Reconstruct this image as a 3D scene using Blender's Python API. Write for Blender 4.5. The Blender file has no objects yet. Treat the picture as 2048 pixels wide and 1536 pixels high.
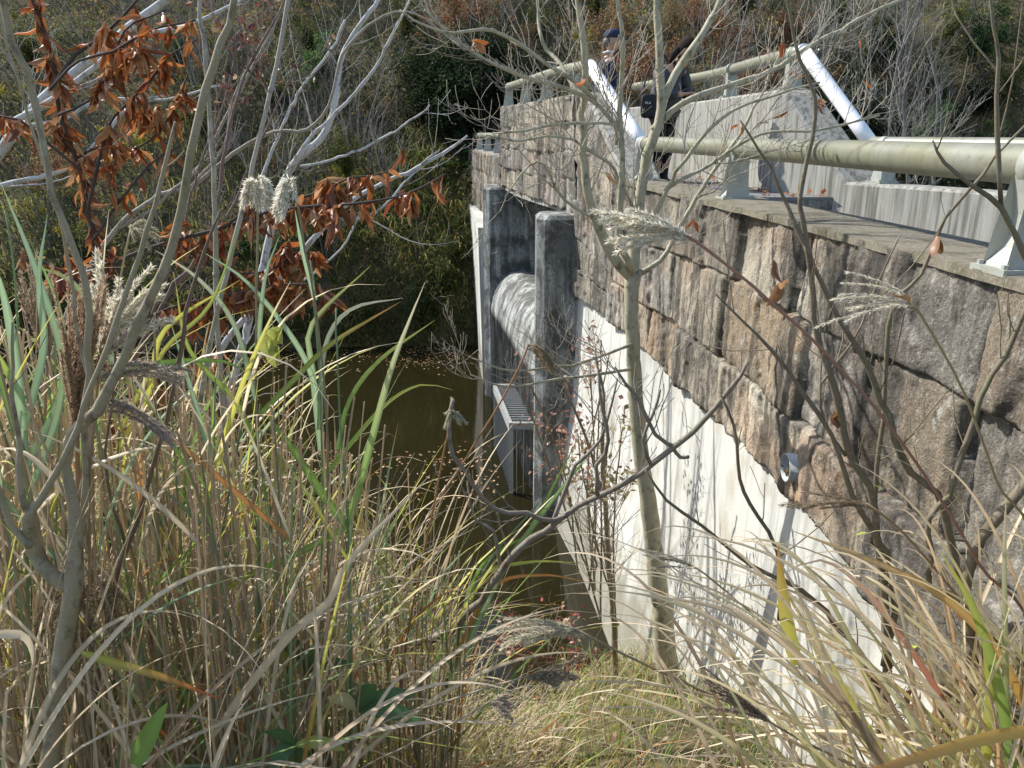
import bpy, math, random
import numpy as np
from mathutils import Vector, Matrix

# ------------------------------------------------------------------ camera, sky, sun, exposure
SC = bpy.context.scene
COL = SC.collection
F = 1593.0                                   # focal length in pixels of the 2048 wide photograph
TH = math.atan(502 / F)                      # the camera looks 17.5 degrees down
CT, ST = math.cos(TH), math.sin(TH)
cam_data = bpy.data.cameras.new('camera')
cam = bpy.data.objects.new('camera', cam_data)
COL.objects.link(cam)
cam_data.sensor_width = 36
cam_data.lens = F * 36 / 2048
cam_data.clip_start = 0.05
cam_data.clip_end = 500
cam.rotation_euler = (math.pi / 2 - TH, 0, 0)
SC.camera = cam
SC.render.resolution_x, SC.render.resolution_y = 1024, 768
SC.view_settings.view_transform = 'Standard'
SC.view_settings.look = 'None'
SC.view_settings.exposure = 0.62
SC.view_settings.gamma = 1
SUN_EL = math.radians(43)
SUN_AZ = math.radians(-60)                   # measured from +Y towards +X: front left
sd = Vector((math.sin(SUN_AZ) * math.cos(SUN_EL), math.cos(SUN_AZ) * math.cos(SUN_EL), math.sin(SUN_EL)))
world = bpy.data.worlds.new('World')
SC.world = world
world.use_nodes = True
wn = world.node_tree
sky = wn.nodes.new('ShaderNodeTexSky')
sky.sky_type = 'NISHITA'
sky.sun_disc = False
sky.sun_elevation = SUN_EL
sky.sun_rotation = SUN_AZ
bg = wn.nodes['Background']
wn.links.new(sky.outputs[0], bg.inputs[0])
bg.inputs[1].default_value = 0.15
sl = bpy.data.lights.new('sun', 'SUN')
sl.energy = 4.6
sl.angle = math.radians(0.5)
sl.color = (1, 0.96, 0.89)
so = bpy.data.objects.new('sun', sl)
COL.objects.link(so)
so.rotation_euler = (-sd).to_track_quat('-Z', 'Y').to_euler()
so.location = sd * 60

# ------------------------------------------------------------------ helpers
def ray(px, py):
    u = (768 - py) / F
    return np.array([(px - 1024) / F, CT + ST * u, -ST + CT * u])
def Pz(px, py, z):
    r = ray(px, py); return r * z / r[2]
def P(px, py, d):
    r = ray(px, py); return r * d / r[1]
def zc(p): return p[1] * CT - p[2] * ST

R = np.random.default_rng(7)
def rs(seed):
    global R
    R = np.random.default_rng(seed)
def U(a, b, n=None): return R.uniform(a, b, n)

def unit(v):
    v = np.asarray(v, float)
    return v / np.maximum(np.linalg.norm(v, axis=-1, keepdims=True), 1e-9)

_H = np.random.default_rng(99).random((64, 64, 64))
def vnoise(x, y, z=0.0):
    x, y, z = np.broadcast_arrays(np.asarray(x, float), np.asarray(y, float), np.asarray(z, float))
    xi, yi, zi = np.floor(x).astype(int), np.floor(y).astype(int), np.floor(z).astype(int)
    fx, fy, fz = x - xi, y - yi, z - zi
    fx, fy, fz = [t * t * (3 - 2 * t) for t in (fx, fy, fz)]
    o = 0
    for a in (0, 1):
        for b in (0, 1):
            for c in (0, 1):
                o = o + _H[(xi + a) % 64, (yi + b) % 64, (zi + c) % 64] * (fx if a else 1 - fx) * (fy if b else 1 - fy) * (fz if c else 1 - fz)
    return o * 2 - 1
def fbm(x, y, z=0.0, n=4):
    o, a = 0, 1.0
    for i in range(n):
        o = o + a * vnoise(np.asarray(x) * 2**i + 11.3 * i, np.asarray(y) * 2**i + 5.7 * i, np.asarray(z) * 2**i + 3.1 * i)
        a *= .5
    return o

class MB:
    """collects vertices, faces and a colour per vertex; build() links ONE mesh object"""
    def __init__(s): s.V, s.Q, s.T, s.C, s.n = [], [], [], [], 0
    def add(s, v, q=None, t=None, c=(1, 1, 1)):
        v = np.asarray(v, float).reshape(-1, 3)
        c = np.broadcast_to(np.asarray(c, float), (len(v), 3))
        s.V.append(v); s.C.append(c)
        if q is not None and len(q): s.Q.append(np.asarray(q, int).reshape(-1, 4) + s.n)
        if t is not None and len(t): s.T.append(np.asarray(t, int).reshape(-1, 3) + s.n)
        s.n += len(v)
    def box(s, x0, x1, y0, y1, z0, z1, c=(1, 1, 1)):
        v = [(x, y, z) for x in (x0, x1) for y in (y0, y1) for z in (z0, z1)]
        s.add(v, [(0, 1, 3, 2), (4, 6, 7, 5), (0, 4, 5, 1), (2, 3, 7, 6), (0, 2, 6, 4), (1, 5, 7, 3)], c=c)
    def tube(s, pts, rad, k=6, col=(1, 1, 1), cap=True):
        pts = np.asarray(pts, float); n = len(pts)
        rad = np.broadcast_to(np.asarray(rad, float), (n,))
        t = unit(np.gradient(pts, axis=0))
        ref = np.array([0.31, 0.95, 0.05]) if abs(t[:, 2]).mean() > .6 else np.array([0.05, 0.1, 1.0])
        a = unit(np.cross(t, ref)); b = np.cross(t, a)
        an = np.arange(k) * 2 * math.pi / k
        ring = a[:, None, :] * np.cos(an)[None, :, None] + b[:, None, :] * np.sin(an)[None, :, None]
        v = (pts[:, None, :] + ring * rad[:, None, None]).reshape(-1, 3)
        i = np.arange(n - 1)[:, None] * k; j = np.arange(k)[None, :]; j2 = (j + 1) % k
        q = np.stack([i + j, i + j2, i + k + j2, i + k + j], -1).reshape(-1, 4)
        c = np.asarray(col, float)
        if c.ndim == 2: c = np.repeat(c, k, axis=0)
        if cap:
            v = np.vstack([v, pts[:1], pts[-1:]])
            jj = np.arange(k); m = n * k
            tr = np.vstack([np.stack([np.full(k, m), (jj + 1) % k, jj], -1),
                            np.stack([np.full(k, m + 1), (n - 1) * k + jj, (n - 1) * k + (jj + 1) % k], -1)])
            if c.ndim == 2: c = np.vstack([c, c[:1], c[-1:]])
            s.add(v, q, tr, c)
        else: s.add(v, q, None, c)
    def ribbon(s, C, W, side, fold, cE, cM=None):
        """N ribbons: C (N,S,3) centre lines, W (N,S) widths, side (N,S,3); folded along the middle"""
        N, S = W.shape
        t = unit(np.gradient(C, axis=1)) if S > 1 else C
        nr = np.cross(side, t)
        h = (W / 2)[..., None]
        fo = (np.asarray(fold) * np.ones(N))[:, None, None]
        L = C - side * h + nr * fo * h; Rr = C + side * h + nr * fo * h
        v = np.stack([L, C, Rr], 2).reshape(-1, 3)
        cE = np.broadcast_to(np.asarray(cE, float).reshape((N, -1, 3) if np.size(cE) > 3 else (1, 1, 3)), (N, S, 3))
        cM = cE if cM is None else np.broadcast_to(np.asarray(cM, float).reshape((N, -1, 3) if np.size(cM) > 3 else (1, 1, 3)), (N, S, 3))
        c = np.stack([cE, cM, cE], 2).reshape(-1, 3)
        i = (np.arange(N)[:, None] * S + np.arange(S - 1)[None, :]).reshape(-1) * 3
        q = np.vstack([np.stack([i, i + 1, i + 4, i + 3], -1), np.stack([i + 1, i + 2, i + 5, i + 4], -1)])
        s.add(v, q, None, c)
    def diamonds(s, p, d, sd_, L, W, c):
        """small flat leaves, four corners each"""
        p = np.asarray(p); N = len(p)
        L = np.reshape(L * np.ones(N), (N, 1)); W = np.reshape(W * np.ones(N), (N, 1))
        nn = np.cross(d, sd_)
        v = np.stack([p, p + d * L * .45 - sd_ * W / 2, p + d * L + nn * L * .12, p + d * L * .45 + sd_ * W / 2], 1).reshape(-1, 3)
        s.add(v, np.arange(4 * N).reshape(-1, 4), None, np.repeat(np.broadcast_to(np.asarray(c, float), (N, 3)), 4, 0))
    def mesh(s, name, mat, smooth=True):
        me = bpy.data.meshes.new(name)
        V = np.vstack(s.V).astype(np.float32); C = np.vstack(s.C).astype(np.float32)
        Q = np.vstack(s.Q) if s.Q else np.zeros((0, 4), int)
        T = np.vstack(s.T) if s.T else np.zeros((0, 3), int)
        me.vertices.add(len(V)); me.vertices.foreach_set('co', V.ravel())
        me.loops.add(Q.size + T.size)
        me.loops.foreach_set('vertex_index', np.concatenate([Q.ravel(), T.ravel()]).astype(np.int32))
        nf = len(Q) + len(T); me.polygons.add(nf)
        st = np.concatenate([np.arange(len(Q)) * 4, Q.size + np.arange(len(T)) * 3])
        me.polygons.foreach_set('loop_start', st.astype(np.int32))
        me.polygons.foreach_set('use_smooth', np.full(nf, smooth))
        me.update(calc_edges=True)
        at = me.color_attributes.new('col', 'FLOAT_COLOR', 'POINT')
        at.data.foreach_set('color', np.hstack([C, np.ones((len(C), 1), np.float32)]).ravel())
        if mat: me.materials.append(mat)
        return me
    def build(s, name, mat, parent=None, smooth=True):
        if not s.n: return None
        o = bpy.data.objects.new(name, s.mesh(name, mat, smooth))
        COL.objects.link(o)
        if parent is not None:
            o.parent = parent
            o.matrix_parent_inverse = Matrix.Translation(-Vector(parent.location))
        return o

def tag(o, label=None, cat=None, group=None, kind=None):
    if label: o['label'] = label
    if cat: o['category'] = cat
    if group: o['group'] = group
    if kind: o['kind'] = kind
    return o
def thing(name, label, cat, loc=(0, 0, 0), group=None):
    o = bpy.data.objects.new(name, None); COL.objects.link(o)
    o.location = tuple(float(c) for c in loc); o.empty_display_size = .1
    return tag(o, label, cat, group)
def dup(root, loc, rz, scale=1, label=None):
    r = root.copy(); COL.objects.link(r)
    r.location = loc; r.rotation_euler = (0, 0, rz); r.scale = (scale,) * 3
    if label: r['label'] = label
    for ch in list(root.children):
        c = ch.copy(); COL.objects.link(c); c.parent = r
        for g in ch.children:
            d = g.copy(); COL.objects.link(d); d.parent = c
    return r

def smooth(pts, step=.05, rad=None):
    """Catmull-Rom through the points; returns resampled points (and radii)"""
    p = np.asarray(pts, float)
    q = np.vstack([2 * p[0] - p[1], p, 2 * p[-1] - p[-2]])
    out, ro = [], []
    for i in range(len(p) - 1):
        a, b, c, d = q[i:i + 4]
        m = max(2, int(np.linalg.norm(c - b) / step))
        t = np.linspace(0, 1, m, endpoint=False)[:, None]
        out.append(.5 * (2 * b + (c - a) * t + (2 * a - 5 * b + 4 * c - d) * t**2 + (3 * b - a - 3 * c + d) * t**3))
        if rad is not None: ro.append(rad[i] + (rad[i + 1] - rad[i]) * t[:, 0])
    out.append(p[-1:]); out = np.vstack(out)
    if rad is None: return out
    ro.append([rad[-1]])
    return out, np.concatenate(ro)

# ------------------------------------------------------------------ materials
def mat(name, base=(.5, .5, .5), rough=.8, attr=False, transl=0, noise=None, streak=None, bump=0, bscale=30, metal=0, spec=.5, rnd=0, extra=None):
    """noise/streak: list of (scale xyz, colour, low, high, strength): blotches of another colour"""
    m = bpy.data.materials.new(name); m.use_nodes = True
    nt = m.node_tree; N = nt.nodes; L = nt.links
    b = N['Principled BSDF']
    b.inputs['Roughness'].default_value = rough; b.inputs['Metallic'].default_value = metal
    b.inputs['Specular IOR Level'].default_value = spec
    geo = N.new('ShaderNodeNewGeometry')
    if attr:
        a = N.new('ShaderNodeAttribute'); a.attribute_name = 'col'; cur = a.outputs['Color']
    else:
        a = N.new('ShaderNodeRGB'); a.outputs[0].default_value = (*base, 1); cur = a.outputs[0]
    if rnd:
        oi = N.new('ShaderNodeObjectInfo'); hs = N.new('ShaderNodeHueSaturation')
        mr = N.new('ShaderNodeMapRange'); mr.inputs[3].default_value = 1 - rnd; mr.inputs[4].default_value = 1 + rnd
        L.new(oi.outputs['Random'], mr.inputs[0]); L.new(mr.outputs[0], hs.inputs['Value'])
        mh = N.new('ShaderNodeMapRange'); mh.inputs[3].default_value = .5 - rnd * .06; mh.inputs[4].default_value = .5 + rnd * .06
        wn_ = N.new('ShaderNodeMath'); wn_.operation = 'FRACT'; mm = N.new('ShaderNodeMath'); mm.operation = 'MULTIPLY'; mm.inputs[1].default_value = 7.31
        L.new(oi.outputs['Random'], mm.inputs[0]); L.new(mm.outputs[0], wn_.inputs[0]); L.new(wn_.outputs[0], mh.inputs[0]); L.new(mh.outputs[0], hs.inputs['Hue'])
        L.new(cur, hs.inputs['Color']); cur = hs.outputs[0]
    for (sc, colr, lo, hi, stg) in (noise or []):
        mp = N.new('ShaderNodeMapping'); mp.inputs['Scale'].default_value = sc
        L.new(geo.outputs['Position'], mp.inputs['Vector'])
        nz = N.new('ShaderNodeTexNoise'); nz.inputs['Scale'].default_value = 1; nz.inputs['Detail'].default_value = 6; nz.inputs['Roughness'].default_value = .62
        L.new(mp.outputs[0], nz.inputs['Vector'])
        r = N.new('ShaderNodeMapRange'); r.inputs[1].default_value = lo; r.inputs[2].default_value = hi; r.inputs[4].default_value = stg
        L.new(nz.outputs['Fac'], r.inputs[0])
        mx = N.new('ShaderNodeMix'); mx.data_type = 'RGBA'
        if len(colr) == 4: mx.blend_type = 'MULTIPLY'
        L.new(r.outputs[0], mx.inputs[0]); L.new(cur, mx.inputs[6]); mx.inputs[7].default_value = (*colr[:3], 1)
        cur = mx.outputs[2]
    L.new(cur, b.inputs['Base Color'])
    if bump:
        nz = N.new('ShaderNodeTexNoise'); nz.inputs['Scale'].default_value = bscale; nz.inputs['Detail'].default_value = 8; nz.inputs['Roughness'].default_value = .65
        L.new(geo.outputs['Position'], nz.inputs['Vector'])
        bp = N.new('ShaderNodeBump'); bp.inputs['Strength'].default_value = 1; bp.inputs['Distance'].default_value = bump
        L.new(nz.outputs['Fac'], bp.inputs['Height']); L.new(bp.outputs[0], b.inputs['Normal'])
    if transl:
        tr = N.new('ShaderNodeBsdfTranslucent'); L.new(cur, tr.inputs['Color'])
        ms = N.new('ShaderNodeMixShader'); ms.inputs[0].default_value = transl
        L.new(b.outputs[0], ms.inputs[1]); L.new(tr.outputs[0], ms.inputs[2]); L.new(ms.outputs[0], N['Material Output'].inputs[0])
    return m

M = {}
M['stone'] = mat('hewn_stone', attr=True, rough=.9, spec=.25, noise=[
    ((7, 7, 5), (.17, .155, .125), .45, .62, .6), ((13, 13, 9), (.56, .54, .48), .56, .68, .55), ((60, 60, 60), (.55, .52, .46), .53, .68, .45),
    ((7, 7, .9), (.05, .047, .042), .50, .60, .75), ((2.2, 2.2, 1.2), (.05, .048, .042), .50, .62, .7), ((25, 25, 14), (.07, .06, .05), .57, .66, .7), ((130, 130, 130), (.05, .045, .04), .55, .68, .6)], bump=.016, bscale=70)
M['white_concrete'] = mat('pale_concrete', (.58, .575, .53), rough=.85, spec=.3, noise=[
    ((2.2, 2.2, .5), (.33, .33, .29), .48, .64, .75), ((6, 6, .22), (.27, .28, .27), .51, .64, .75), ((3.5, 3.5, 2.5), (.40, .37, .28), .53, .66, .6), ((14, 14, 2.0), (.36, .36, .32), .58, .72, .4),
    ((90, 90, 90), (.3, .3, .27), .66, .74, .6), ((1.1, 1.1, .8), (.25, .25, .20), .56, .68, .65)], bump=.0025, bscale=60)
M['stained_concrete'] = mat('stained_concrete', (.40, .41, .385), rough=.9, spec=.3, noise=[
    ((6, 6, .45), (.10, .105, .10), .42, .60, .85), ((22, 22, 1.0), (.50, .53, .51), .56, .70, .4),
    ((3, 3, 2.2), (.055, .055, .05), .45, .58, .85), ((9, 9, 3), (.36, .38, .36), .58, .66, .5), ((30, 30, 22), (.06, .06, .055), .52, .62, .6), ((80, 80, 80), (.18, .18, .16), .55, .7, .4)], bump=.004, bscale=45)
M['parapet'] = mat('streaked_concrete', (.33, .325, .29), rough=.9, spec=.3, noise=[
    ((17, 17, .6), (.10, .098, .08), .47, .60, .8), ((45, 45, 1.6), (.52, .51, .47), .55, .7, .5),
    ((3, 3, 3), (.24, .23, .2), .5, .68, .5), ((110, 110, 110), (.16, .155, .14), .58, .72, .4)], bump=.003, bscale=60)
M['coping'] = mat('coping_concrete', (.19, .17, .13), rough=.95, spec=.2, noise=[
    ((5, 5, 5), (.08, .085, .04), .5, .66, .7), ((60, 60, 60), (.38, .35, .29), .5, .7, .5), ((12, 12, 12), (.1, .085, .06), .52, .68, .6)], bump=.006, bscale=50)
M['asphalt'] = mat('walkway_asphalt', (.16, .165, .165), rough=.9, noise=[((120, 120, 120), (.25, .25, .25), .5, .7, .5), ((3, 3, 3), (.09, .09, .085), .5, .65, .5)], bump=.003, bscale=150)
M['rail'] = mat('weathered_rail', (.235, .235, .18), rough=.45, metal=.2, noise=[
    ((7, 7, 7), (.23, .225, .14), .46, .64, .7), ((50, 50, 50), (.12, .11, .07), .57, .68, .6), ((14, 14, 3), (.15, .15, .09), .55, .68, .6), ((2.5, 2.5, 2.5), (.33, .33, .29), .52, .66, .5)], bump=.0004, bscale=200)
M['silver'] = mat('glare_white_pipe', (.9, .9, .9), rough=.42, metal=.15, noise=[((30, 30, 30), (.6, .6, .6), .55, .7, .4)])  # near-white base stands in for sun glare on the sloping pipes
M['rail_post'] = mat('cast_post', (.36, .37, .33), rough=.5, metal=.1, noise=[((9, 9, 9), (.25, .26, .19), .5, .66, .7), ((70, 70, 70), (.2, .19, .14), .62, .7, .5)], bump=.001, bscale=120)
M['rack'] = mat('grey_steel', (.42, .43, .42), rough=.5, metal=.3, noise=[((12, 12, 12), (.2, .17, .12), .55, .68, .6)])
M['pvc'] = mat('drain_plastic', (.34, .37, .38), rough=.6, noise=[((40, 40, 40), (.25, .22, .15), .58, .7, .5)])
M['dark_soil'] = mat('pipe_debris_and_shade', (.09, .07, .045), rough=1, bump=.01, bscale=60)
M['bark'] = mat('bark', attr=True, rough=.8, spec=.35, noise=[
    ((45, 45, 30), (.40, .40, .35), .56, .64, .35), ((22, 22, 14), (.10, .075, .045), .54, .66, .75), ((90, 90, 420), (.10, .08, .055), .57, .67, .6), ((9, 9, 5), (.16, .17, .08), .5, .66, .5)], bump=.0015, bscale=120)
M['twig'] = mat('twig_bark', attr=True, rough=.8, spec=.3)
M['farbark'] = mat('far_bark', attr=True, rough=.9, rnd=.3)
M['leaf'] = mat('leaf', attr=True, rough=.42, transl=.35, spec=.5)
M['blade'] = mat('grass_blade', attr=True, rough=.5, transl=.4, spec=.45)
M['farleaf'] = mat('far_leaf', attr=True, rough=.75, transl=.5, rnd=.3, spec=.2)
M['plume'] = mat('plume_hair', attr=True, rough=.9, transl=.4, spec=.1)
M['litter'] = mat('hill_litter', (.14, .115, .065), rough=1, spec=.1, noise=[
    ((2, 2, 2), (.05, .055, .02), .48, .6, .8), ((14, 14, 14), (.17, .12, .06), .52, .66, .7), ((40, 40, 40), (.03, .022, .012), .52, .64, .7)], bump=.05, bscale=8)
M['cloth_navy'] = mat('navy_cloth', (.012, .022, .055), rough=.85, noise=[((40, 40, 40), (.03, .04, .08), .5, .7, .4)])
M['cloth_char'] = mat('charcoal_cloth', (.04, .042, .052), rough=.6, noise=[((6, 6, 34), (.015, .015, .02), .52, .58, .7)], bump=.012, bscale=22)
M['black'] = mat('black_cloth', (.01, .01, .011), rough=.7)
M['skin'] = mat('skin', (.48, .28, .19), rough=.55)
M['hair'] = mat('dark_hair', (.022, .014, .011), rough=.85, spec=.15, noise=[((80, 80, 15), (.05, .03, .02), .5, .65, .6)], bump=.006, bscale=90)
M['grey_hair'] = mat('grey_hair', (.12, .11, .1), rough=.6)
M['white'] = mat('white_print', (.8, .8, .8), rough=.6)
M['orange'] = mat('orange_cloth', (.7, .2, .05), rough=.8)
M['collar'] = mat('pale_cloth', (.6, .6, .58), rough=.8)

# damp green-brown band that the pond leaves on the pale concrete
nt = M['white_concrete'].node_tree; bs = nt.nodes['Principled BSDF']; src = bs.inputs['Base Color'].links[0].from_socket
ge = nt.nodes.new('ShaderNodeNewGeometry'); sx = nt.nodes.new('ShaderNodeSeparateXYZ'); nz = nt.nodes.new('ShaderNodeTexNoise'); nz.inputs['Scale'].default_value = 2.3; nz.inputs['Detail'].default_value = 5
ma = nt.nodes.new('ShaderNodeMath'); ma.operation = 'MULTIPLY_ADD'; ma.inputs[1].default_value = 1.5
mr = nt.nodes.new('ShaderNodeMapRange'); mr.inputs[1].default_value = -3.95; mr.inputs[2].default_value = -4.35; mr.inputs[4].default_value = .75
mx = nt.nodes.new('ShaderNodeMix'); mx.data_type = 'RGBA'; mx.inputs[7].default_value = (.20, .19, .14, 1)
nt.links.new(ge.outputs['Position'], sx.inputs[0]); nt.links.new(ge.outputs['Position'], nz.inputs['Vector'])
sb = nt.nodes.new('ShaderNodeMath'); sb.operation = 'SUBTRACT'; sb.inputs[1].default_value = .5 - .0; nt.links.new(nz.outputs['Fac'], sb.inputs[0])
nt.links.new(sb.outputs[0], ma.inputs[0]); nt.links.new(sx.outputs['Z'], ma.inputs[2]); nt.links.new(ma.outputs[0], mr.inputs[0])
nt.links.new(mr.outputs[0], mx.inputs[0]); nt.links.new(src, mx.inputs[6]); nt.links.new(mx.outputs[2], bs.inputs['Base Color'])
mw = bpy.data.materials.new('pond_water'); mw.use_nodes = True
b = mw.node_tree.nodes['Principled BSDF']
b.inputs['Base Color'].default_value = (.015, .013, .005, 1); b.inputs['Roughness'].default_value = .06; b.inputs['IOR'].default_value = 1.33
nz = mw.node_tree.nodes.new('ShaderNodeTexNoise'); nz.inputs['Scale'].default_value = 3.0; nz.inputs['Detail'].default_value = 3
bp = mw.node_tree.nodes.new('ShaderNodeBump'); bp.inputs['Distance'].default_value = .004; bp.inputs['Strength'].default_value = .5
gg = mw.node_tree.nodes.new('ShaderNodeNewGeometry')
mw.node_tree.links.new(gg.outputs['Position'], nz.inputs['Vector'])
mw.node_tree.links.new(nz.outputs['Fac'], bp.inputs['Height']); mw.node_tree.links.new(bp.outputs[0], b.inputs['Normal'])

# ------------------------------------------------------------------ dam plan (X of the faces as a function of Y)
TY = np.array([-2., .5, 3.3, 5.15, 8., 9.3, 11.3, 13.5, 17., 22., 28.5])
TX = np.array([1.86, 1.74, 1.58, 1.43, 1.10, .87, .52, .06, -.40, -1.08, -1.92])
_ts = smooth(np.stack([TX, TY, TY * 0], 1), .1)
def T(y): return np.interp(y, _ts[:, 1], _ts[:, 0])
BY = np.array([9.7, 10.2, 12.2, 14.2, 15., 17., 19., 28.5]); BX = np.array([.36, .31, .02, -.29, -.46, -.66, -.78, -1.75])
def B(y): return np.interp(y, BY, BX)
FY = np.array([-2., 4.5, 6.2, 7.9, 8.8, 12.6, 15.3, 17., 22., 28.5])
FX = np.array([7.6, 4.7, 3.95, 3.2, 2.75, 2.62, 1.95, 1.5, .8, 0.])
def FR(y): return np.interp(y, FY, FX)
WATER = -5.0
LOW, HIGH = -.45, .43

# ------------------------------------------------------------------ terrain, water
def near_z(x, y):
    sh = 6.15 + np.clip(-x - .9, 0, 6) * .6            # where the near bank meets the water
    sl_ = 3.4 / sh
    z = -1.62 - np.maximum(y - .15, 0) * sl_ * 1.02
    z = z + .45 * np.exp(-((x - 1.1) / .8)**2) * np.clip((y - 2) / 2, 0, 1) * np.clip((7.6 - y) / 2, 0, 1)
    z = z - .40 * np.exp(-((x + .35) / .55)**2 - ((y - 5.6) / .6)**2)
    return z + .07 * fbm(x * 1.3, y * 1.3) * np.clip(y, 0, 1)
def far_z(x, y):
    s0 = 18.9 + .5 * vnoise(x * .25, 3.3) - np.clip(x - 3, 0, 30) * .12
    t = y - s0
    z = -5.15 + np.where(t > 0, 1.1 * np.tanh(t / .9) + .80 * t, t * .8)
    z = z + (.5 * fbm(x * .3, y * .3) + .18 * fbm(x * 1.1, y * 1.1)) * np.clip(t / 2, 0, 1)
    return np.minimum(z, 26 + .1 * y)
def ground_z(x, y):
    x = np.asarray(x, float); y = np.asarray(y, float)
    n = near_z(x, y)
    f = far_z(x, y)
    z = np.maximum(np.maximum(n, f), -7.2)
    right = x > T(y) + .15
    return np.where(right & (y < 19), np.maximum(np.where(x > FR(y) + .5, -3.2 + .25 * np.clip(8 - y, 0, 8), -7.2), f), z)
gx = np.concatenate([np.arange(-60, -10, 2.), np.arange(-10, 10, .16), np.arange(10, 61, 2.)])
gy = np.concatenate([np.arange(-8, -1, 1.), np.arange(-1, 9, .16), np.arange(9, 20, .5), np.arange(20, 34, .2), np.arange(34, 90, 2.)])
GX, GY = np.meshgrid(gx, gy, indexing='ij')
GZ = ground_z(GX, GY)
nx, ny = GX.shape
ii = (np.arange(nx - 1)[:, None] * ny + np.arange(ny - 1)[None, :]).reshape(-1)
g = MB(); g.add(np.stack([GX, GY, GZ], -1), np.stack([ii, ii + ny, ii + ny + 1, ii + 1], -1))
tag(g.build('ground', M['litter']), kind='structure')
w = MB(); w.add([(-60, 2, WATER), (2.1, 2, WATER), (2.1, 40, WATER), (-60, 40, WATER)], [(0, 1, 2, 3)])
tag(w.build('water', mw), kind='structure')

# ------------------------------------------------------------------ the dam
base = thing('dam', 'small curved dam wall clad in rough brown stone above pale concrete, with a spillway opening', 'dam', (1.2, 8, WATER))

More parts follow.
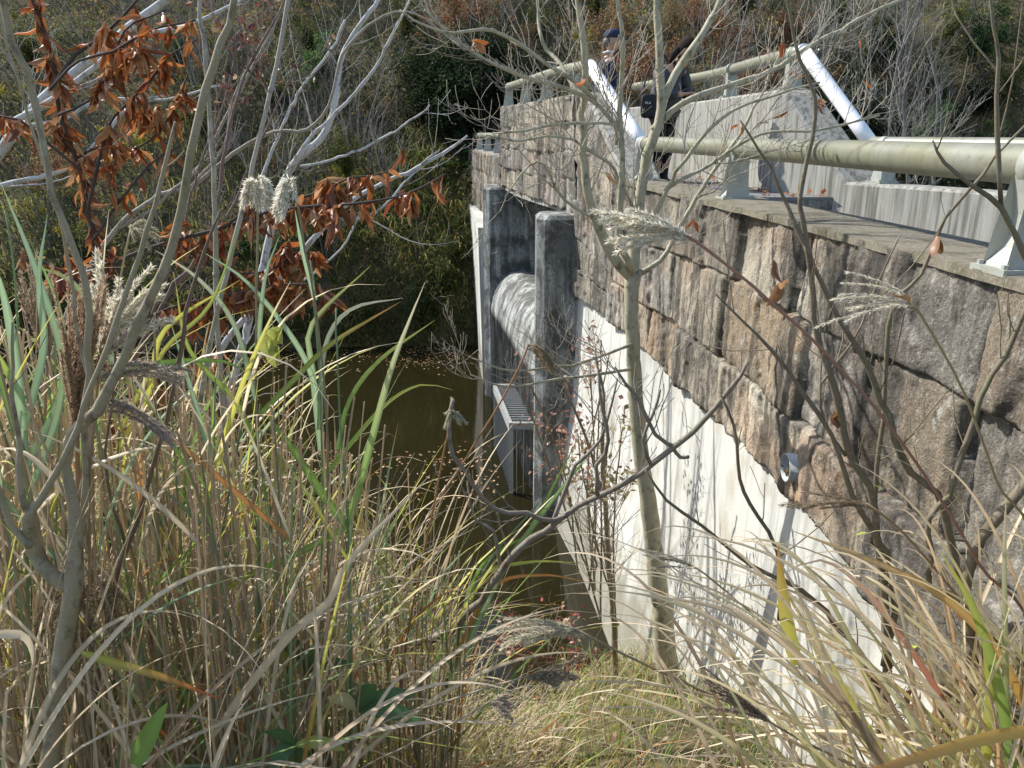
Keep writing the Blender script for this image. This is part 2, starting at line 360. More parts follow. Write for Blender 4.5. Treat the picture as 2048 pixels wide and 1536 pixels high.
def stones(y0, y1, courses, step, seed, xoff=0.0, thick=.30, top_fn=None):
    """rough hewn ashlar: a displaced sheet along the face, each stone with its own set, tilt, breaks and colour"""
    rng = np.random.default_rng(seed)
    ys = np.arange(y0, y1 + step * .5, step); zs = np.arange(courses[-1], courses[0] + step * .5, step)
    Y, Z = np.meshgrid(ys, zs, indexing='ij')
    wob = .018 * fbm(Y * 1.7, Z * 1.7, seed)
    D = np.zeros_like(Y); Cc = np.zeros(Y.shape + (3,)); J = np.zeros_like(Y)
    pal = 1.02 * np.array([(.52, .45, .34), (.44, .39, .30), (.52, .40, .26), (.48, .44, .37), (.40, .37, .32), (.58, .52, .40)]) * (1 if y0 < 8 else [.86, .86, .86])
    Zw = Z + wob * 1.2 + .016 * np.sin(Y * 2.1 + seed)
    for ci in range(len(courses) - 1):
        zt, zb = courses[ci], courses[ci + 1]
        if ci == 0: zt += 1
        if ci == len(courses) - 2: zb -= 1
        y = y0 - rng.uniform(0, .5)
        while y < y1:
            wd = rng.uniform(.45, 1.3) * (1.35 if y0 > 8 else 1); lean = rng.uniform(-.05, .05)
            yl = Y + wob + lean * (Z - courses[ci])
            ztj = zt + rng.uniform(-.03, .03) * (ci > 0)
            m = (yl >= y) & (yl < y + wd) & (Zw <= zt) & (Zw > zb)
            if m.any():
                ly, lz = (yl[m] - y) / wd, (np.clip(Z[m], courses[ci + 1], courses[ci]) - courses[ci + 1]) / (courses[ci] - courses[ci + 1])
                d = rng.uniform(-.002, .022) + rng.uniform(-.03, .03) * (ly - .5) + rng.uniform(-.03, .02) * (lz - .5)
                nb = rng.integers(2, 5); tint = np.ones(int(m.sum()))                      # vertical breaks across the stone
                for _ in range(nb):
                    c0 = rng.uniform(.12, .88); st_ = rng.uniform(.006, .027) * rng.choice([-1, 1]); ln = rng.uniform(-.22, .22)
                    e = ly - c0 - ln * (lz - .5) + .05 * fbm(ly * 5, lz * 5, seed + 3)
                    d = d + st_ * np.clip(e / .03 * wd + .5, 0, 1); tint = tint * np.where(e > 0, rng.uniform(.82, 1.15), 1) * (1 - .4 * np.exp(-(e * wd / .012)**2))  # tint changes at each break; shade is painted dark along the groove
                d = d + .004 * (1 - (2 * ly - 1)**4)
                D[m] = d
                k = pal[rng.integers(0, len(pal))] * rng.uniform(.8, 1.12)
                Cc[m] = k * tint[:, None]
                ej = np.minimum(np.minimum(ly, 1 - ly) * wd, np.where(ci > 0, 1, 9) * np.abs(Zw[m] - courses[ci]))
                if ci < len(courses) - 2: ej = np.minimum(ej, np.abs(Zw[m] - courses[ci + 1]))
                J[m] = np.clip(1 - ej / .014, 0, 1)
            y += wd
    rough = .012 * np.round(fbm(Y * 3.1, Z * 2.3, seed + 6, 3) * 3.2) / 3.2 + .004 * fbm(Y * 26, Z * 20, seed + 8, 3) + .009 * fbm(Y * 5, Z * 2.2, seed, 5) + .008 * np.abs(fbm(Y * 14, Z * 7, seed + 1, 4)) + .012 * np.clip(fbm(Y * 9, Z * 1.3, seed + 2, 3), -1, 0)
    D = D + rough - .032 * J
    warm = np.clip(fbm(Y * 1.4, Z * 2.2, 8.2 + seed) * 1.3 - .05 + .55 * (Z < -1.45) - .4 * (y0 > 8), 0, 1)[..., None]
    Cc = Cc * (1 - .5 * warm) + .5 * warm * np.array([.46, .24, .12])
    # old black water stains running down from the coping, strongest on the near end
    drip = np.clip(fbm(Y * 3.3, Z * .55, 4.0, 4) * 1.1 + .22 + .55 * np.clip((Z + 1.15) / .7, -1, 1) * (Y < 8) + .25 * (y0 > 8) + .6 * np.clip((4.2 - Y) / 2, 0, 1), 0, 1)[..., None]
    Cc = Cc * (1 - .72 * drip) + .72 * drip * np.array([.085, .08, .068])
    Cc = Cc * (1 - .38 * J[..., None])
    # lower edge breaks unevenly
    X = T(Y) + xoff - D
    zed = Z.copy(); zed[:, 0] += .03 * fbm(ys * 5, 1.0, seed)
    if top_fn is not None:
        tz = top_fn(ys); zb = courses[-1]
        zed = zb + (Z - zb) * ((tz - zb) / (courses[0] - zb))[:, None]
    V = np.stack([X, Y, zed], -1)
    bk = np.stack([T(ys) + xoff + thick, ys, zed[:, 0]], -1)[:, None, :]; tp = np.stack([T(ys) + xoff + thick, ys, zed[:, -1]], -1)[:, None, :]
    V = np.concatenate([bk, V, tp], 1); Cc = np.concatenate([Cc[:, :1] * .6, Cc, Cc[:, -1:]], 1)
    n1, n2 = V.shape[:2]
    i = (np.arange(n1 - 1)[:, None] * n2 + np.arange(n2 - 1)[None, :]).reshape(-1)
    mb = MB(); mb.add(V, np.stack([i, i + 1, i + n2 + 1, i + n2], -1), None, Cc.reshape(-1, 3))
    # end caps
    for e in (0, n1 - 1):
        b0 = e * n2
        mb.add(V[e], None, [(0, k, k + 1) for k in range(1, n2 - 1)], Cc[e])
    return mb
stones(-.6, 8.3, [LOW, -.92, -1.47, -1.9], .0115, 5).build('stone_cladding', M['stone'], base)
def slope_top(y): return np.interp(y, [8.31, 9.65, 15.2], [LOW + .02, HIGH, HIGH])
stones(8.31, 9.95, [HIGH, .1, -.3, -.75, -1.2, -1.55, -1.9], .016, 12, top_fn=slope_top).build('stone_cladding', M['stone'], base)
stones(9.95, 15.3, [HIGH, .1, -.25, -.58, -.93], .022, 21, thick=.5).build('stone_cladding', M['stone'], base)
stones(15.3, 28.2, [-.42, -.85, -1.3, -1.8], .035, 33, thick=.4).build('stone_cladding', M['stone'], base)

def strip(mb, ys, fn):
    """loft of profiles: fn(y) -> list of (x, z); closed loop"""
    pr = [np.array([(x, y, z) for x, z in fn(y)]) for y in ys]
    k = len(pr[0]); V = np.vstack(pr); n = len(ys)
    i = np.arange(n - 1)[:, None] * k; j = np.arange(k)[None, :]; j2 = (j + 1) % k
    mb.add(V, np.stack([i + j, i + k + j, i + k + j2, i + j2], -1).reshape(-1, 4))
    for e in (0, (n - 1) * k):
        c = V[e:e + k].mean(0); mb.add(np.vstack([V[e:e + k], c]), None, [(k, a, (a + 1) % k) for a in range(k)])

mb = MB(); strip(mb, np.arange(-1, 9.95, .1), lambda y: [(T(y) - .30, -5.6), (T(y) - .2, -4.7), (T(y) - .08, -3.9), (T(y) + .0, -3.2), (T(y) + .04, -1.88), (T(y) + .9, -1.88), (T(y) + .9, -6.6)])
mb.build('concrete_face', M['white_concrete'], base, smooth=False)
# core of the near wall and its coping with a rough outer edge
mb = MB(); strip(mb, np.arange(-1, 8.4, .1), lambda y: [(T(y) + .12, -1.87), (T(y) + .12, LOW - .012), (T(y) + .44, LOW - .012), (T(y) + .44, -1.87)])
mb.build('wall_core', M['parapet'], base, smooth=False)
ys = np.arange(-1, 8.35, .04); mb = MB()
strip(mb, ys, lambda y: [(T(y) + .012 * float(fbm(y * 6, 2.)) - .02, LOW - .03), (T(y) + .012 * float(fbm(y * 6, 2.)) - .018, LOW + .006), (T(y) + .2, LOW + .014), (T(y) + .445, LOW + .008), (T(y) + .445, LOW - .03)])
mb.build('coping', M['coping'], base, smooth=False)
# raised parapet, water side, with the sloping smooth end
mb = MB()
def par(y):
    t = float(np.interp(y, [8.2, 9.6, 15.3], [LOW + .01, HIGH + .012, HIGH + .012]))
    return [(T(y) + .03, -1.0), (T(y) + .03, t - .03), (T(y) + .06, t), (T(y) + .40, t), (T(y) + .43, t - .03), (T(y) + .43, -1.0)]
strip(mb, np.concatenate([np.arange(8.2, 9.7, .1), np.arange(9.7, 15.31, .3)]), par)
mb.build('parapet', M['parapet'], base, smooth=False)
mb = MB(); strip(mb, np.arange(15.3, 28.3, .5), lambda y: [(T(y) + .06, -1.7), (T(y) + .06, -.41), (T(y) + .42, -.41), (T(y) + .42, -1.7)])
mb.build('parapet', M['parapet'], base, smooth=False)
# downstream parapet: low near part curving out, slope, raised part
mb = MB()
def parf(y):
    t = float(np.interp(y, [-2, 7.9, 8.75, 15.3, 16.2, 28], [LOW, LOW, HIGH, HIGH, -.42, -.42])); x = float(FR(y))
    return [(x, -2.6), (x, t - .025), (x + .03, t), (x + .34, t), (x + .37, t - .025), (x + .37, -4.2)]
strip(mb, np.concatenate([np.arange(-1.5, 7.9, .25), np.arange(7.9, 8.9, .1), np.arange(9, 28.2, .4)]), parf)
mb.build('parapet', M['parapet'], base, smooth=False)
# deck slab (asphalt on top is the walkway)
mb = MB(); strip(mb, np.arange(8.0, 28.2, .3), lambda y: [(T(y) + .08, -.935), (T(y) + .08, -.63), (FR(y) + .1, -.63), (FR(y) + .1, -.935)])
mb.build('deck_slab', M['stained_concrete'], base, smooth=False)
mb = MB(); strip(mb, np.arange(-1, 8.0, .25), lambda y: [(T(y) + .1, -2.0), (T(y) + .1, -1.55), (FR(y) + .1, -1.55), (FR(y) + .1, -2.0)])
for k in range(4):
    mb.box(T(7.6) + .45, 3.4, 7.98 - .3 * (k + 1), 7.98 - .3 * k, -1.55, -.78 - .19 * k)
mb.build('steps', M['parapet'], base, smooth=False)
mb = MB(); strip(mb, np.arange(8.0, 28.2, .3), lambda y: [(T(y) + .44, -.628), (T(y) + .44, -.6), (FR(y) - .005, -.6), (FR(y) - .005, -.628)])
tag(mb.build('walkway', M['asphalt'], smooth=False), kind='structure')

def cham(mb, x0, x1, y0, y1, z0, z1, c=.06, n=2, topc=.05):
    """pier with chamfered upright edges and a chamfered top"""
    def loop(i, z):
        a0, a1, b0, b1 = x0 + i, x1 - i, y0 + i, y1 - i
        return [(a0 + c, b0, z), (a1, b0, z), (a1, b1, z), (a0 + c, b1, z), (a0, b1 - c, z), (a0, b0 + c, z)]
    L_ = [loop(0, z0), loop(0, z1 - topc), loop(topc, z1)]
    V = np.array(sum(L_, [])); k = 6
    q = [(r * k + j, r * k + (j + 1) % k, (r + 1) * k + (j + 1) % k, (r + 1) * k + j) for r in range(2) for j in range(k)]
    mb.add(V, q, [(2 * k, 2 * k + a, 2 * k + a + 1) for a in range(1, 5)])
mb = MB(); cham(mb, .30, 1.4, 9.78, 10.5, -6.6, -.955, .10)
mb.build('pillar', M['stained_concrete'], base, smooth=False)
mb = MB(); cham(mb, -.54, 1.9, 15.0, 16.0, -6.6, -.95, .12, topc=.04)
mb.build('pillar', M['stained_concrete'], base, smooth=False)
# spillway crest: rounded back, level top, face down to the water
CR = -2.47
def crest(y):
    x = float(B(y)); pr = [(x + .02, -6.6), (x + .05, CR - .85)]
    for a in np.linspace(0, math.pi / 2, 10): pr.append((x + .05 + .5 * (1 - math.cos(a)), CR - .85 + .85 * math.sin(a)))
    return pr + [(x + 1.3, CR - .03), (x + 1.9, CR - .5), (x + 1.9, -6.6)]
mb = MB(); strip(mb, np.arange(10.45, 15.2, .2), crest)
mb.build('spillway_crest', M['stained_concrete'], base)
# far wing wall: pale face under the far low masonry
mb = MB(); strip(mb, np.arange(15.9, 28.4, .4), lambda y: [(B(y) - .02, -6.6), (B(y) - .12 - .0 * y, -1.78), (B(y) + .9, -1.78), (B(y) + .9, -6.6)])
mb.build('concrete_face', M['white_concrete'], base, smooth=False)
# wall added behind the spillway opening to keep it dark
mb = MB(); strip(mb, [10.4, 13, 15.2], lambda y: [(FR(y) - .1, -4.5), (FR(y) - .1, -.93), (FR(y) + .2, -.93), (FR(y) + .2, -4.5)])
mb.build('added_back_wall', M['stained_concrete'], base, smooth=False)

# drain pipe end in the masonry
dp = P(1585, 935, 3.98); dx = float(T(dp[1])) - .055
mb = MB(); an = np.linspace(0, 2 * math.pi, 25)[:-1]; v = []; q = []
for r, x in ((.078, dx + .4), (.078, dx), (.072, dx), (.072, dx + .4)):
    v += [(x, dp[1] + r * math.cos(a), dp[2] + r * math.sin(a)) for a in an]
for r in range(3): q += [(r * 24 + j, r * 24 + (j + 1) % 24, (r + 1) * 24 + (j + 1) % 24, (r + 1) * 24 + j) for j in range(24)]
mb.add(v, q); pipe_ = mb.build('drain_pipe', M['pvc'], base)
rs(3); mb = MB(); pts = np.stack([dx + U(.0, .2, 120), dp[1] + U(-.06, .06, 120), dp[2] - .062 + np.abs(U(-.05, .05, 120))], 1)
mb.diamonds(pts, unit(R.normal(size=(120, 3))), unit(R.normal(size=(120, 3))), .03, .015, np.array([.14, .10, .05]) * U(.5, 1.6, (120, 1)))
mb.add([(dx + .10, dp[1] + .073 * math.cos(a), dp[2] + .073 * math.sin(a)) for a in an], None, [(0, k, k + 1) for k in range(1, 23)], (.02, .016, .01))  # dark disc standing in for the shade inside the pipe
mb.build('pipe_debris_and_shade', M['leaf'], base)

# trash rack at the foot of the spillway
rk = thing('trash_rack', 'grey steel grating box at the waterline under the spillway', 'grating', (-.1, 11.5, WATER))
a0, a1 = P(1004, 768, 12.35), P(1047, 848, 10.95)
zt = -3.9; y0, y1 = 10.55, 12.4
xo = lambda y: float(B(y)) - .30
mb = MB()
strip(mb, [y0, y1], lambda y: [(xo(y), zt - .14), (xo(y), zt), (xo(y) + .05, zt), (xo(y) + .05, zt - .14)])
for y in (y0, y1 - .05): mb.box(xo(y) + .04, float(B(y)) + .1, y, y + .05, zt - .1, zt - .004)
for y in (y0, y1 - .06): mb.box(xo(y) - .003, xo(y) + .06, y - .003, y + .06, -6.3, zt - .02)
mb.build('frame', M['rack'], rk, smooth=False)
mb = MB()
for y in np.arange(y0 + .09, y1 - .05, .1): mb.box(xo(y) + .05, float(B(y)) + .08, y, y + .014, zt - .05, zt - .012)
for y in np.arange(y0 + .1, y1 - .05, .11): mb.box(xo(y) + .02, xo(y) + .035, y, y + .012, -6.3, zt - .14)
for x in (.1, .2): mb.box(xo(y0) + x, xo(y0) + x + .014, y0 + .01, y0 + .025, -6.3, zt - .1)
mb.build('grating', M['rack'], rk, smooth=False)

# ------------------------------------------------------------------ railings
def rail(label, group, path, posts, slopes=(), rp=.067):
    """path: list of (x,y,z) pipe centre; posts: list of y; slopes: indices of path segments coloured near-white for sun glare"""
    path = np.array(path, float)
    t = thing('guard_rail', label, 'railing', (path[:, 0].mean(), path[:, 1].mean(), path[:, 2].min() - .35), group)
    seg = []; cur = [path[0]]
    for i in range(len(path) - 1):
        if i in slopes:
            if len(cur) > 1: seg.append((cur, 'rail'))
            seg.append(([path[i], path[i + 1]], 'silver')); cur = [path[i + 1]]
        else: cur.append(path[i + 1])
    if len(cur) > 1: seg.append((cur, 'rail'))
    for pts, mn in seg:
        m = MB(); pp = smooth(pts, .15) if len(pts) > 2 else np.linspace(pts[0], pts[1], 6)
        m.tube(pp, rp, 24); m.build('pipe', M[mn], t)
        if mn == 'silver':
            for e in (0, 1):
                j = MB(); j.tube([pts[e] + np.array([0, -.02, -.0]), pts[e] + np.array([0, .02, .0])], rp * 1.06, 20); j.build('pipe_joint', M['silver'], t)
    for yy in posts:
        i = int(np.clip(np.searchsorted(path[:, 1], yy) - 1, 0, len(path) - 2))
        f = (yy - path[i, 1]) / (path[i + 1, 1] - path[i, 1]); c = path[i] + f * (path[i + 1] - path[i])
        tan = unit(path[i + 1] - path[i]); tan[2] = 0; tan = unit(tan); nrm = np.array([-tan[1], tan[0], 0])  # nrm points to the water
        if nrm[0] > 0: nrm = -nrm
        if 'walkway edge away' in label: nrm = -nrm
        zb = c[2] - .35
        prof = [(.105, 0), (.085, .02), (.055, .06), (.036, .11), (.034, .17), (.045, .24), (.06, .30), (-.055, .30), (-.05, .2), (-.055, .1), (-.066, 0)]
        m = MB(); k = len(prof); v = []
        for e, hw in ((-1, .05), (1, .05)):
            for (a, h) in prof:
                v.append(c * [1, 1, 0] + nrm * a + tan * e * (hw + .012 * (h < .03)) + np.array([0, 0, zb + .022 + h * (1 if h < .29 else 1.02)]))
        q = [(j, (j + 1) % k, k + (j + 1) % k, k + j) for j in range(k)]
        tr = [(0, j, j + 1) for j in range(1, k - 1)] + [(k, k + j + 1, k + j) for j in range(1, k - 1)]
        m.add(v, q, tr); po = m.build('post', M['rail_post'], t, smooth=False)
        m = MB(); vv = []
        for h in (0, .022):
            for (a, bb) in ((-.11, -.09), (.13, -.09), (.13, .09), (-.11, .09)):
                vv.append(c * [1, 1, 0] + nrm * a + tan * bb + np.array([0, 0, zb + h]))
        m.add(vv, [(0, 3, 2, 1), (4, 5, 6, 7), (0, 1, 5, 4), (1, 2, 6, 5), (2, 3, 7, 6), (3, 0, 4, 7)])
        for a in (-.085, .11):
            for bb in (-.065, .065):
                pc = c * [1, 1, 0] + nrm * a + tan * bb
                m.tube([pc + [0, 0, zb + .02], pc + [0, 0, zb + .036]], .012, 6)
        o = m.build('base_plate', M['rail_post'], po, smooth=False)
        o.matrix_parent_inverse = Matrix.Translation(-Vector(t.location)) if False else Matrix.Identity(4)
        m = MB(); m.tube([c - tan * .032, c + tan * .032], rp * 1.07, 24); m.build('clamp', M['rail_post'], t)
    return t
RZ = LOW + .35
wat = [(T(-.8) + .12, -.8, RZ), (T(.5) + .12, .5, RZ), (1.725, 2.68, RZ), (1.585, 5.74, RZ), (T(8.0) + .18, 8.15, RZ), (T(9.6) + .06, 9.6, HIGH + .29), (T(11.5) + .12, 11.5, HIGH + .35), (T(15.1) + .1, 15.1, HIGH + .35)]
rail('thick low pipe rail on cast posts along the water side wall, rising over the spillway', 'pipe railings on the dam', wat, [-.4, 2.68, 5.74, 8.02, 10.2, 12.0, 13.5, 15.0], slopes=(4,))
farr = [(FR(y) + .17, y, RZ) for y in (1.5, 3.5, 5.0, 6.4, 7.85)] + [(FR(8.7) + .15, 8.7, HIGH + .36)] + [(FR(y) + .15, y, HIGH + .35) for y in (10, 12.3, 15)]
rail('pipe rail on the walkway edge away from the water with a bright sloping length', 'pipe railings on the dam', farr, [3.6, 5.6, 7.7, 8.95, 11.0, 12.9], slopes=(4,))
rail('short row of small rail posts on the far low end of the dam', 'pipe railings on the dam', [(T(y) + .2, y, -.06) for y in (17.2, 20, 24, 27.8)], [17.6, 19.6, 21.6, 23.6, 25.6, 27.5])

# ------------------------------------------------------------------ branches and trees
def perp(t):
    v = R.normal(size=3); v -= t * np.dot(v, t); return unit(v)
def twigs(mb, pts, rad, dens, ln, levels, col, ang=(30, 60), up=.25, wig=.12, r0=None, sides=4, tips=None, start=.15, rmin=.0014, side_bias=None, step=.09):
    """side shoots along a limb, each bending upwards a little and carrying its own shoots"""
    seg = np.linalg.norm(np.diff(pts, axis=0), axis=1); cum = np.concatenate([[0], np.cumsum(seg)]); tot = cum[-1]
    n = R.poisson(dens * tot * (1 - start))
    for s_ in np.sort(U(start, 1, n)) * tot:
        i = int(np.searchsorted(cum, s_)) - 1; i = min(max(i, 0), len(pts) - 2)
        p = pts[i] + (pts[i + 1] - pts[i]) * (s_ - cum[i]) / max(seg[i], 1e-6)
        t = unit(pts[i + 1] - pts[i]); a = math.radians(U(*ang))
        d = t * math.cos(a) + perp(t) * math.sin(a)
        if side_bias is not None: d = unit(d + side_bias)
        L_ = U(*ln) * (1 - .45 * s_ / tot)
        rr = min(rad[i] * .62, max(rmin * 1.3, L_ * .0075)) if r0 is None else r0
        m = max(4, int(L_ / step)); q = [p]; dd = d.copy()
        for k in range(m):
            dd = unit(dd + R.normal(size=3) * wig + np.array([0, 0, up / m * 2.2])); q.append(q[-1] + dd * L_ / m)
        q = np.array(q); ra = np.linspace(rr, rmin, len(q))
        mb.tube(q, ra, sides, col * U(.75, 1.15), cap=False)
        if tips is not None: tips.append((q, ra))
        if levels > 1: twigs(mb, q, ra, dens * 1.25, (ln[0] * .42, ln[1] * .5), levels - 1, col, ang, up, wig * 1.1, None, 3 if levels < 4 else sides, tips, .12, rmin, None, step * .8)

def limb(px, d, jit=.006, step=.06, tail=None):
    """pixel track (x, y, width) at forward distance d (number or one per point) -> smooth world points and radii"""
    px = np.array(px, float); d = np.broadcast_to(np.asarray(d, float), (len(px),))
    pts = np.array([P(a[0], a[1], dd) for a, dd in zip(px, d)])
    rad = np.array([a[2] / 2 / F * zc(p) for a, p in zip(px, pts)])
    if tail is not None: pts = np.vstack([pts, tail]); rad = np.append(rad, rad[-1])
    q, r = smooth(pts, step, rad)
    q = q + np.stack([fbm(q[:, 2] * 7 + q[:, 0] * 5, q[:, 1] * 5, k * 9.1, 3) for k in range(3)], 1) * jit
    kn = fbm(np.arange(len(r)) * .45, d[0] * 9, 2., 2)
    r = r * (1 + .05 * fbm(np.arange(len(r)) * .7, d[0] * 9, 2.) + .28 * np.clip(kn - .45, 0, 1) * (r < .02))
    kk = R.random(len(q)) < .16; q = q + (R.normal(size=q.shape) * kk[:, None] * np.minimum(r, .012)[:, None] * .7)
    return q, r
def root_at(px, d):
    """where a stem seen at this pixel track foot meets the ground"""
    p = P(px[0], px[1], d); return np.array([p[0], p[1], float(ground_z(p[0], p[1])) - .05])

def leaves_hang(mb, sites, L_, W_, cols, n, curl=1.0, hang=.8):
    """curled dry leaves hanging from points"""
    N = n; idx = R.integers(0, len(sites), N); p = np.array(sites)[idx] + R.normal(size=(N, 3)) * .006
    d = unit(R.normal(size=(N, 3)) * (1 - hang * .75) + np.array([0, 0, -hang]))
    side = unit(np.cross(d, R.normal(size=(N, 3)))); nr = np.cross(side, d)
    L = U(.65, 1.15, N) * L_; S = 7; t = np.linspace(0, 1, S)
    k = U(-1, 1, N) * curl
    C = p[:, None, :] + d[:, None, :] * (L[:, None] * t)[..., None] + nr[:, None, :] * (k[:, None] * L[:, None] * .30 * t**2 + .03 * L[:, None] * np.sin(t * 9 + U(0, 6, (N, 1))))[..., None]
    prof = np.sin(np.pi * np.clip(t * .93 + .05, 0, 1))**.8
    tw = U(-1.2, 1.2, N)[:, None] * t
    sd2 = side[:, None, :] * np.cos(tw)[..., None] + nr[:, None, :] * np.sin(tw)[..., None]
    cols = np.asarray(cols); c = cols[R.integers(0, len(cols), N)] * U(.65, 1.25, (N, 1))
    mb.ribbon(C, W_ * U(.6, 1.2, N)[:, None] * prof[None, :], sd2, U(.35, 1.1, N), c[:, None, :], c[:, None, :] * .8)
def leaves_flat(mb, p, L_, W_, cols, up=.4):
    N = len(p)
    d = unit(R.normal(size=(N, 3)) * [1, 1, .6]); side = unit(np.cross(d, R.normal(size=(N, 3)) * .5 + np.array([0, 0, up * 2])))
    cols = np.asarray(cols); c = cols[R.integers(0, len(cols), N)] * U(.6, 1.3, (N, 1))
    mb.diamonds(np.asarray(p), d, side, U(.6, 1.2, N) * L_, U(.7, 1.2, N) * W_, c)

PALE = np.array([.42, .39, .275]); WHITE = np.array([.50, .50, .50]); BROWN = np.array([.17, .115, .08]); GREYB = np.array([.26, .235, .20]); TANB = np.array([.30, .24, .165])
ORL = [(.40, .13, .035), (.46, .17, .05), (.30, .085, .03), (.52, .24, .09)]

# --- the pale smooth-barked tree in front of the dam
rs(11)
ct = thing('young_tree', 'slender leafless tree with smooth pale trunk forking in front of the stone face', 'tree', root_at((1345, 1400), 4.55))
foot = np.array(ct.location)
m = MB(); q, r = limb([(1262, 540, 33), (1263, 600, 27), (1265, 700, 28), (1275, 850, 31), (1295, 1000, 34), (1320, 1200, 40), (1344, 1400, 50)], 4.55, tail=foot)
m.tube(q, r, 14, PALE); m.build('trunk', M['bark'], ct)
limbs = [
 ([(1263, 560, 22), (1225, 515, 21), (1195, 450, 19), (1180, 400, 18), (1168, 330, 17), (1165, 230, 15), (1169, 100, 14), (1155, 0, 12), (1150, -150, 9)], [4.55, 4.5, 4.45, 4.4, 4.4, 4.4, 4.4, 4.4, 4.4]),
 ([(1262, 560, 24), (1273, 440, 22), (1288, 340, 21), (1308, 270, 20), (1322, 215, 18), (1318, 100, 16), (1312, -60, 12)], 4.58),
 ([(1320, 225, 17), (1350, 150, 15), (1410, 60, 13), (1450, -20, 11), (1500, -120, 8)], [4.58, 4.6, 4.7, 4.8, 4.9]),
 ([(1262, 540, 15), (1240, 480, 13), (1244, 333, 12), (1240, 257, 12), (1240, 186, 10), (1246, 99, 10), (1238, 20, 8), (1230, -60, 6)], [4.5, 4.4, 4.35, 4.35, 4.35, 4.3, 4.3, 4.3]),
 ([(1270, 552, 14), (1319, 521, 10), (1345, 480, 9), (1381, 414, 9), (1440, 325, 8), (1482, 265, 7), (1521, 195, 6), (1570, 90, 4)], [4.6, 4.6, 4.65, 4.7, 4.8, 4.85, 4.9, 5.]),
 ([(1303, 262, 14), (1346, 219, 12), (1412, 187, 11), (1537, 144, 10), (1600, 105, 9), (1678, 58, 8), (1795, 4, 6), (1880, -40, 5)], [4.58, 4.6, 4.6, 4.7, 4.7, 4.8, 4.9, 5.]),
 ([(1290, 470, 12), (1330, 390, 9), (1385, 297, 8), (1440, 240, 7), (1500, 205, 6), (1640, 165, 4)], [4.55, 4.5, 4.45, 4.4, 4.4, 4.4]),
 ([(1237, 262, 9), (1200, 215, 9), (1162, 189, 9), (1115, 172, 8), (1047, 154, 8), (992, 131, 7), (919, 87, 5), (850, 20, 4)], [4.35, 4.3, 4.25, 4.2, 4.15, 4.1, 4.1, 4.0]),
 ([(1190, 205, 9), (1147, 178, 9), (1121, 128, 8), (1091, 99, 8), (1080, 69, 7), (1077, 40, 6), (1070, -60, 4)], [4.3, 4.4, 4.5, 4.6, 4.6, 4.7, 4.7]),
 ([(1190, 200, 9), (1153, 163, 9), (1103, 134, 8), (1047, 93, 8), (1006, 69, 7), (963, 58, 7), (907, 66, 6), (860, 55, 5), (800, 20, 4)], [4.3, 4.2, 4.15, 4.1, 4.0, 3.9, 3.9, 3.9, 3.9]),
 ([(1232, 290, 7), (1229, 251, 6), (1176, 248, 6), (1109, 249, 5), (1047, 260, 5), (986, 266, 3)], [4.35, 4.3, 4.2, 4.1, 4.0, 4.0]),
 ([(1268, 420, 7), (1229, 342, 6), (1182, 304, 6), (1147, 280, 5), (1094, 271, 5), (1036, 280, 4), (971, 271, 3)], [4.5, 4.4, 4.3, 4.2, 4.1, 4.0, 3.9]),
 ([(1190, 440, 7), (1130, 400, 6), (1090, 330, 5), (1060, 330, 4), (1010, 395, 3)], [4.4, 4.3, 4.2, 4.2, 4.1]),
 ([(1262, 690, 7), (1180, 720, 6), (1100, 735, 5), (1020, 740, 4), (945, 715, 3)], [4.5, 4.4, 4.3, 4.2, 4.1]),
 ([(1264, 740, 7), (1200, 748, 6), (1110, 760, 5), (1010, 772, 4), (943, 748, 3)], [4.5, 4.35, 4.2, 4.1, 4.0]),
 ([(1330, 380, 8), (1400, 340, 7), (1520, 270, 6), (1640, 260, 5), (1760, 230, 4)], [4.5, 4.5, 4.6, 4.6, 4.7]),
]
tipc = []
for k, (px, d) in enumerate(limbs):
    m = MB(); q, r = limb(px, d); m.tube(q, r, 9, PALE)
    twigs(m, q, r, 8.5 if k < 9 else 10, (.22, .7), 3, np.array([.42, .37, .30]), tips=tipc, up=.3, wig=.13, ang=(28, 58))
    m.build('branch', M['bark'], ct)
m = MB(); sites = [tipc[i][0][-1] for i in R.integers(0, len(tipc), 60)]
sites = [s_ for s_ in sites if s_[1] < 6][:34]
leaves_hang(m, sites, .085, .03, ORL + [(.36, .22, .1)], 30, 1.4, .6); m.build('leaves', M['leaf'], ct)

def stemtree(name, label, cat, stems, d, col, tw, foot_px, parts='stem', group=None, leaves=None, k=9, matn='bark', rootpt=None):
    loc = root_at(foot_px, d if np.isscalar(d) else d[0]) if rootpt is None else rootpt
    t = thing(name, label, cat, loc, group); tips = []
    for (px, dd) in stems:
        q, r = limb(px, dd)
        if tuple(px[0][:2]) == tuple(foot_px) or px[0][1] >= 1400:          # carry the stem on down into the ground
            g_ = np.array([q[0][0], q[0][1], float(ground_z(q[0][0], q[0][1])) - .05])
            if g_[2] < q[0][2] - .02:
                nn_ = max(2, int((q[0][2] - g_[2]) / .1)); q = np.vstack([g_ + (q[0] - g_) * np.linspace(0, 1, nn_, endpoint=False)[:, None], q]); r = np.concatenate([np.linspace(r[0] * 1.25, r[0], nn_, endpoint=False), r])
        m = MB(); m.tube(q, r, k, col)
        if tw: twigs(m, q, r, tw[0], tw[1], tw[2], col * tw[3] if len(tw) > 3 else col, tips=tips, up=.35, wig=tw[4] if len(tw) > 4 else .1)
        m.build(parts, M[matn], t)
    return t, tips

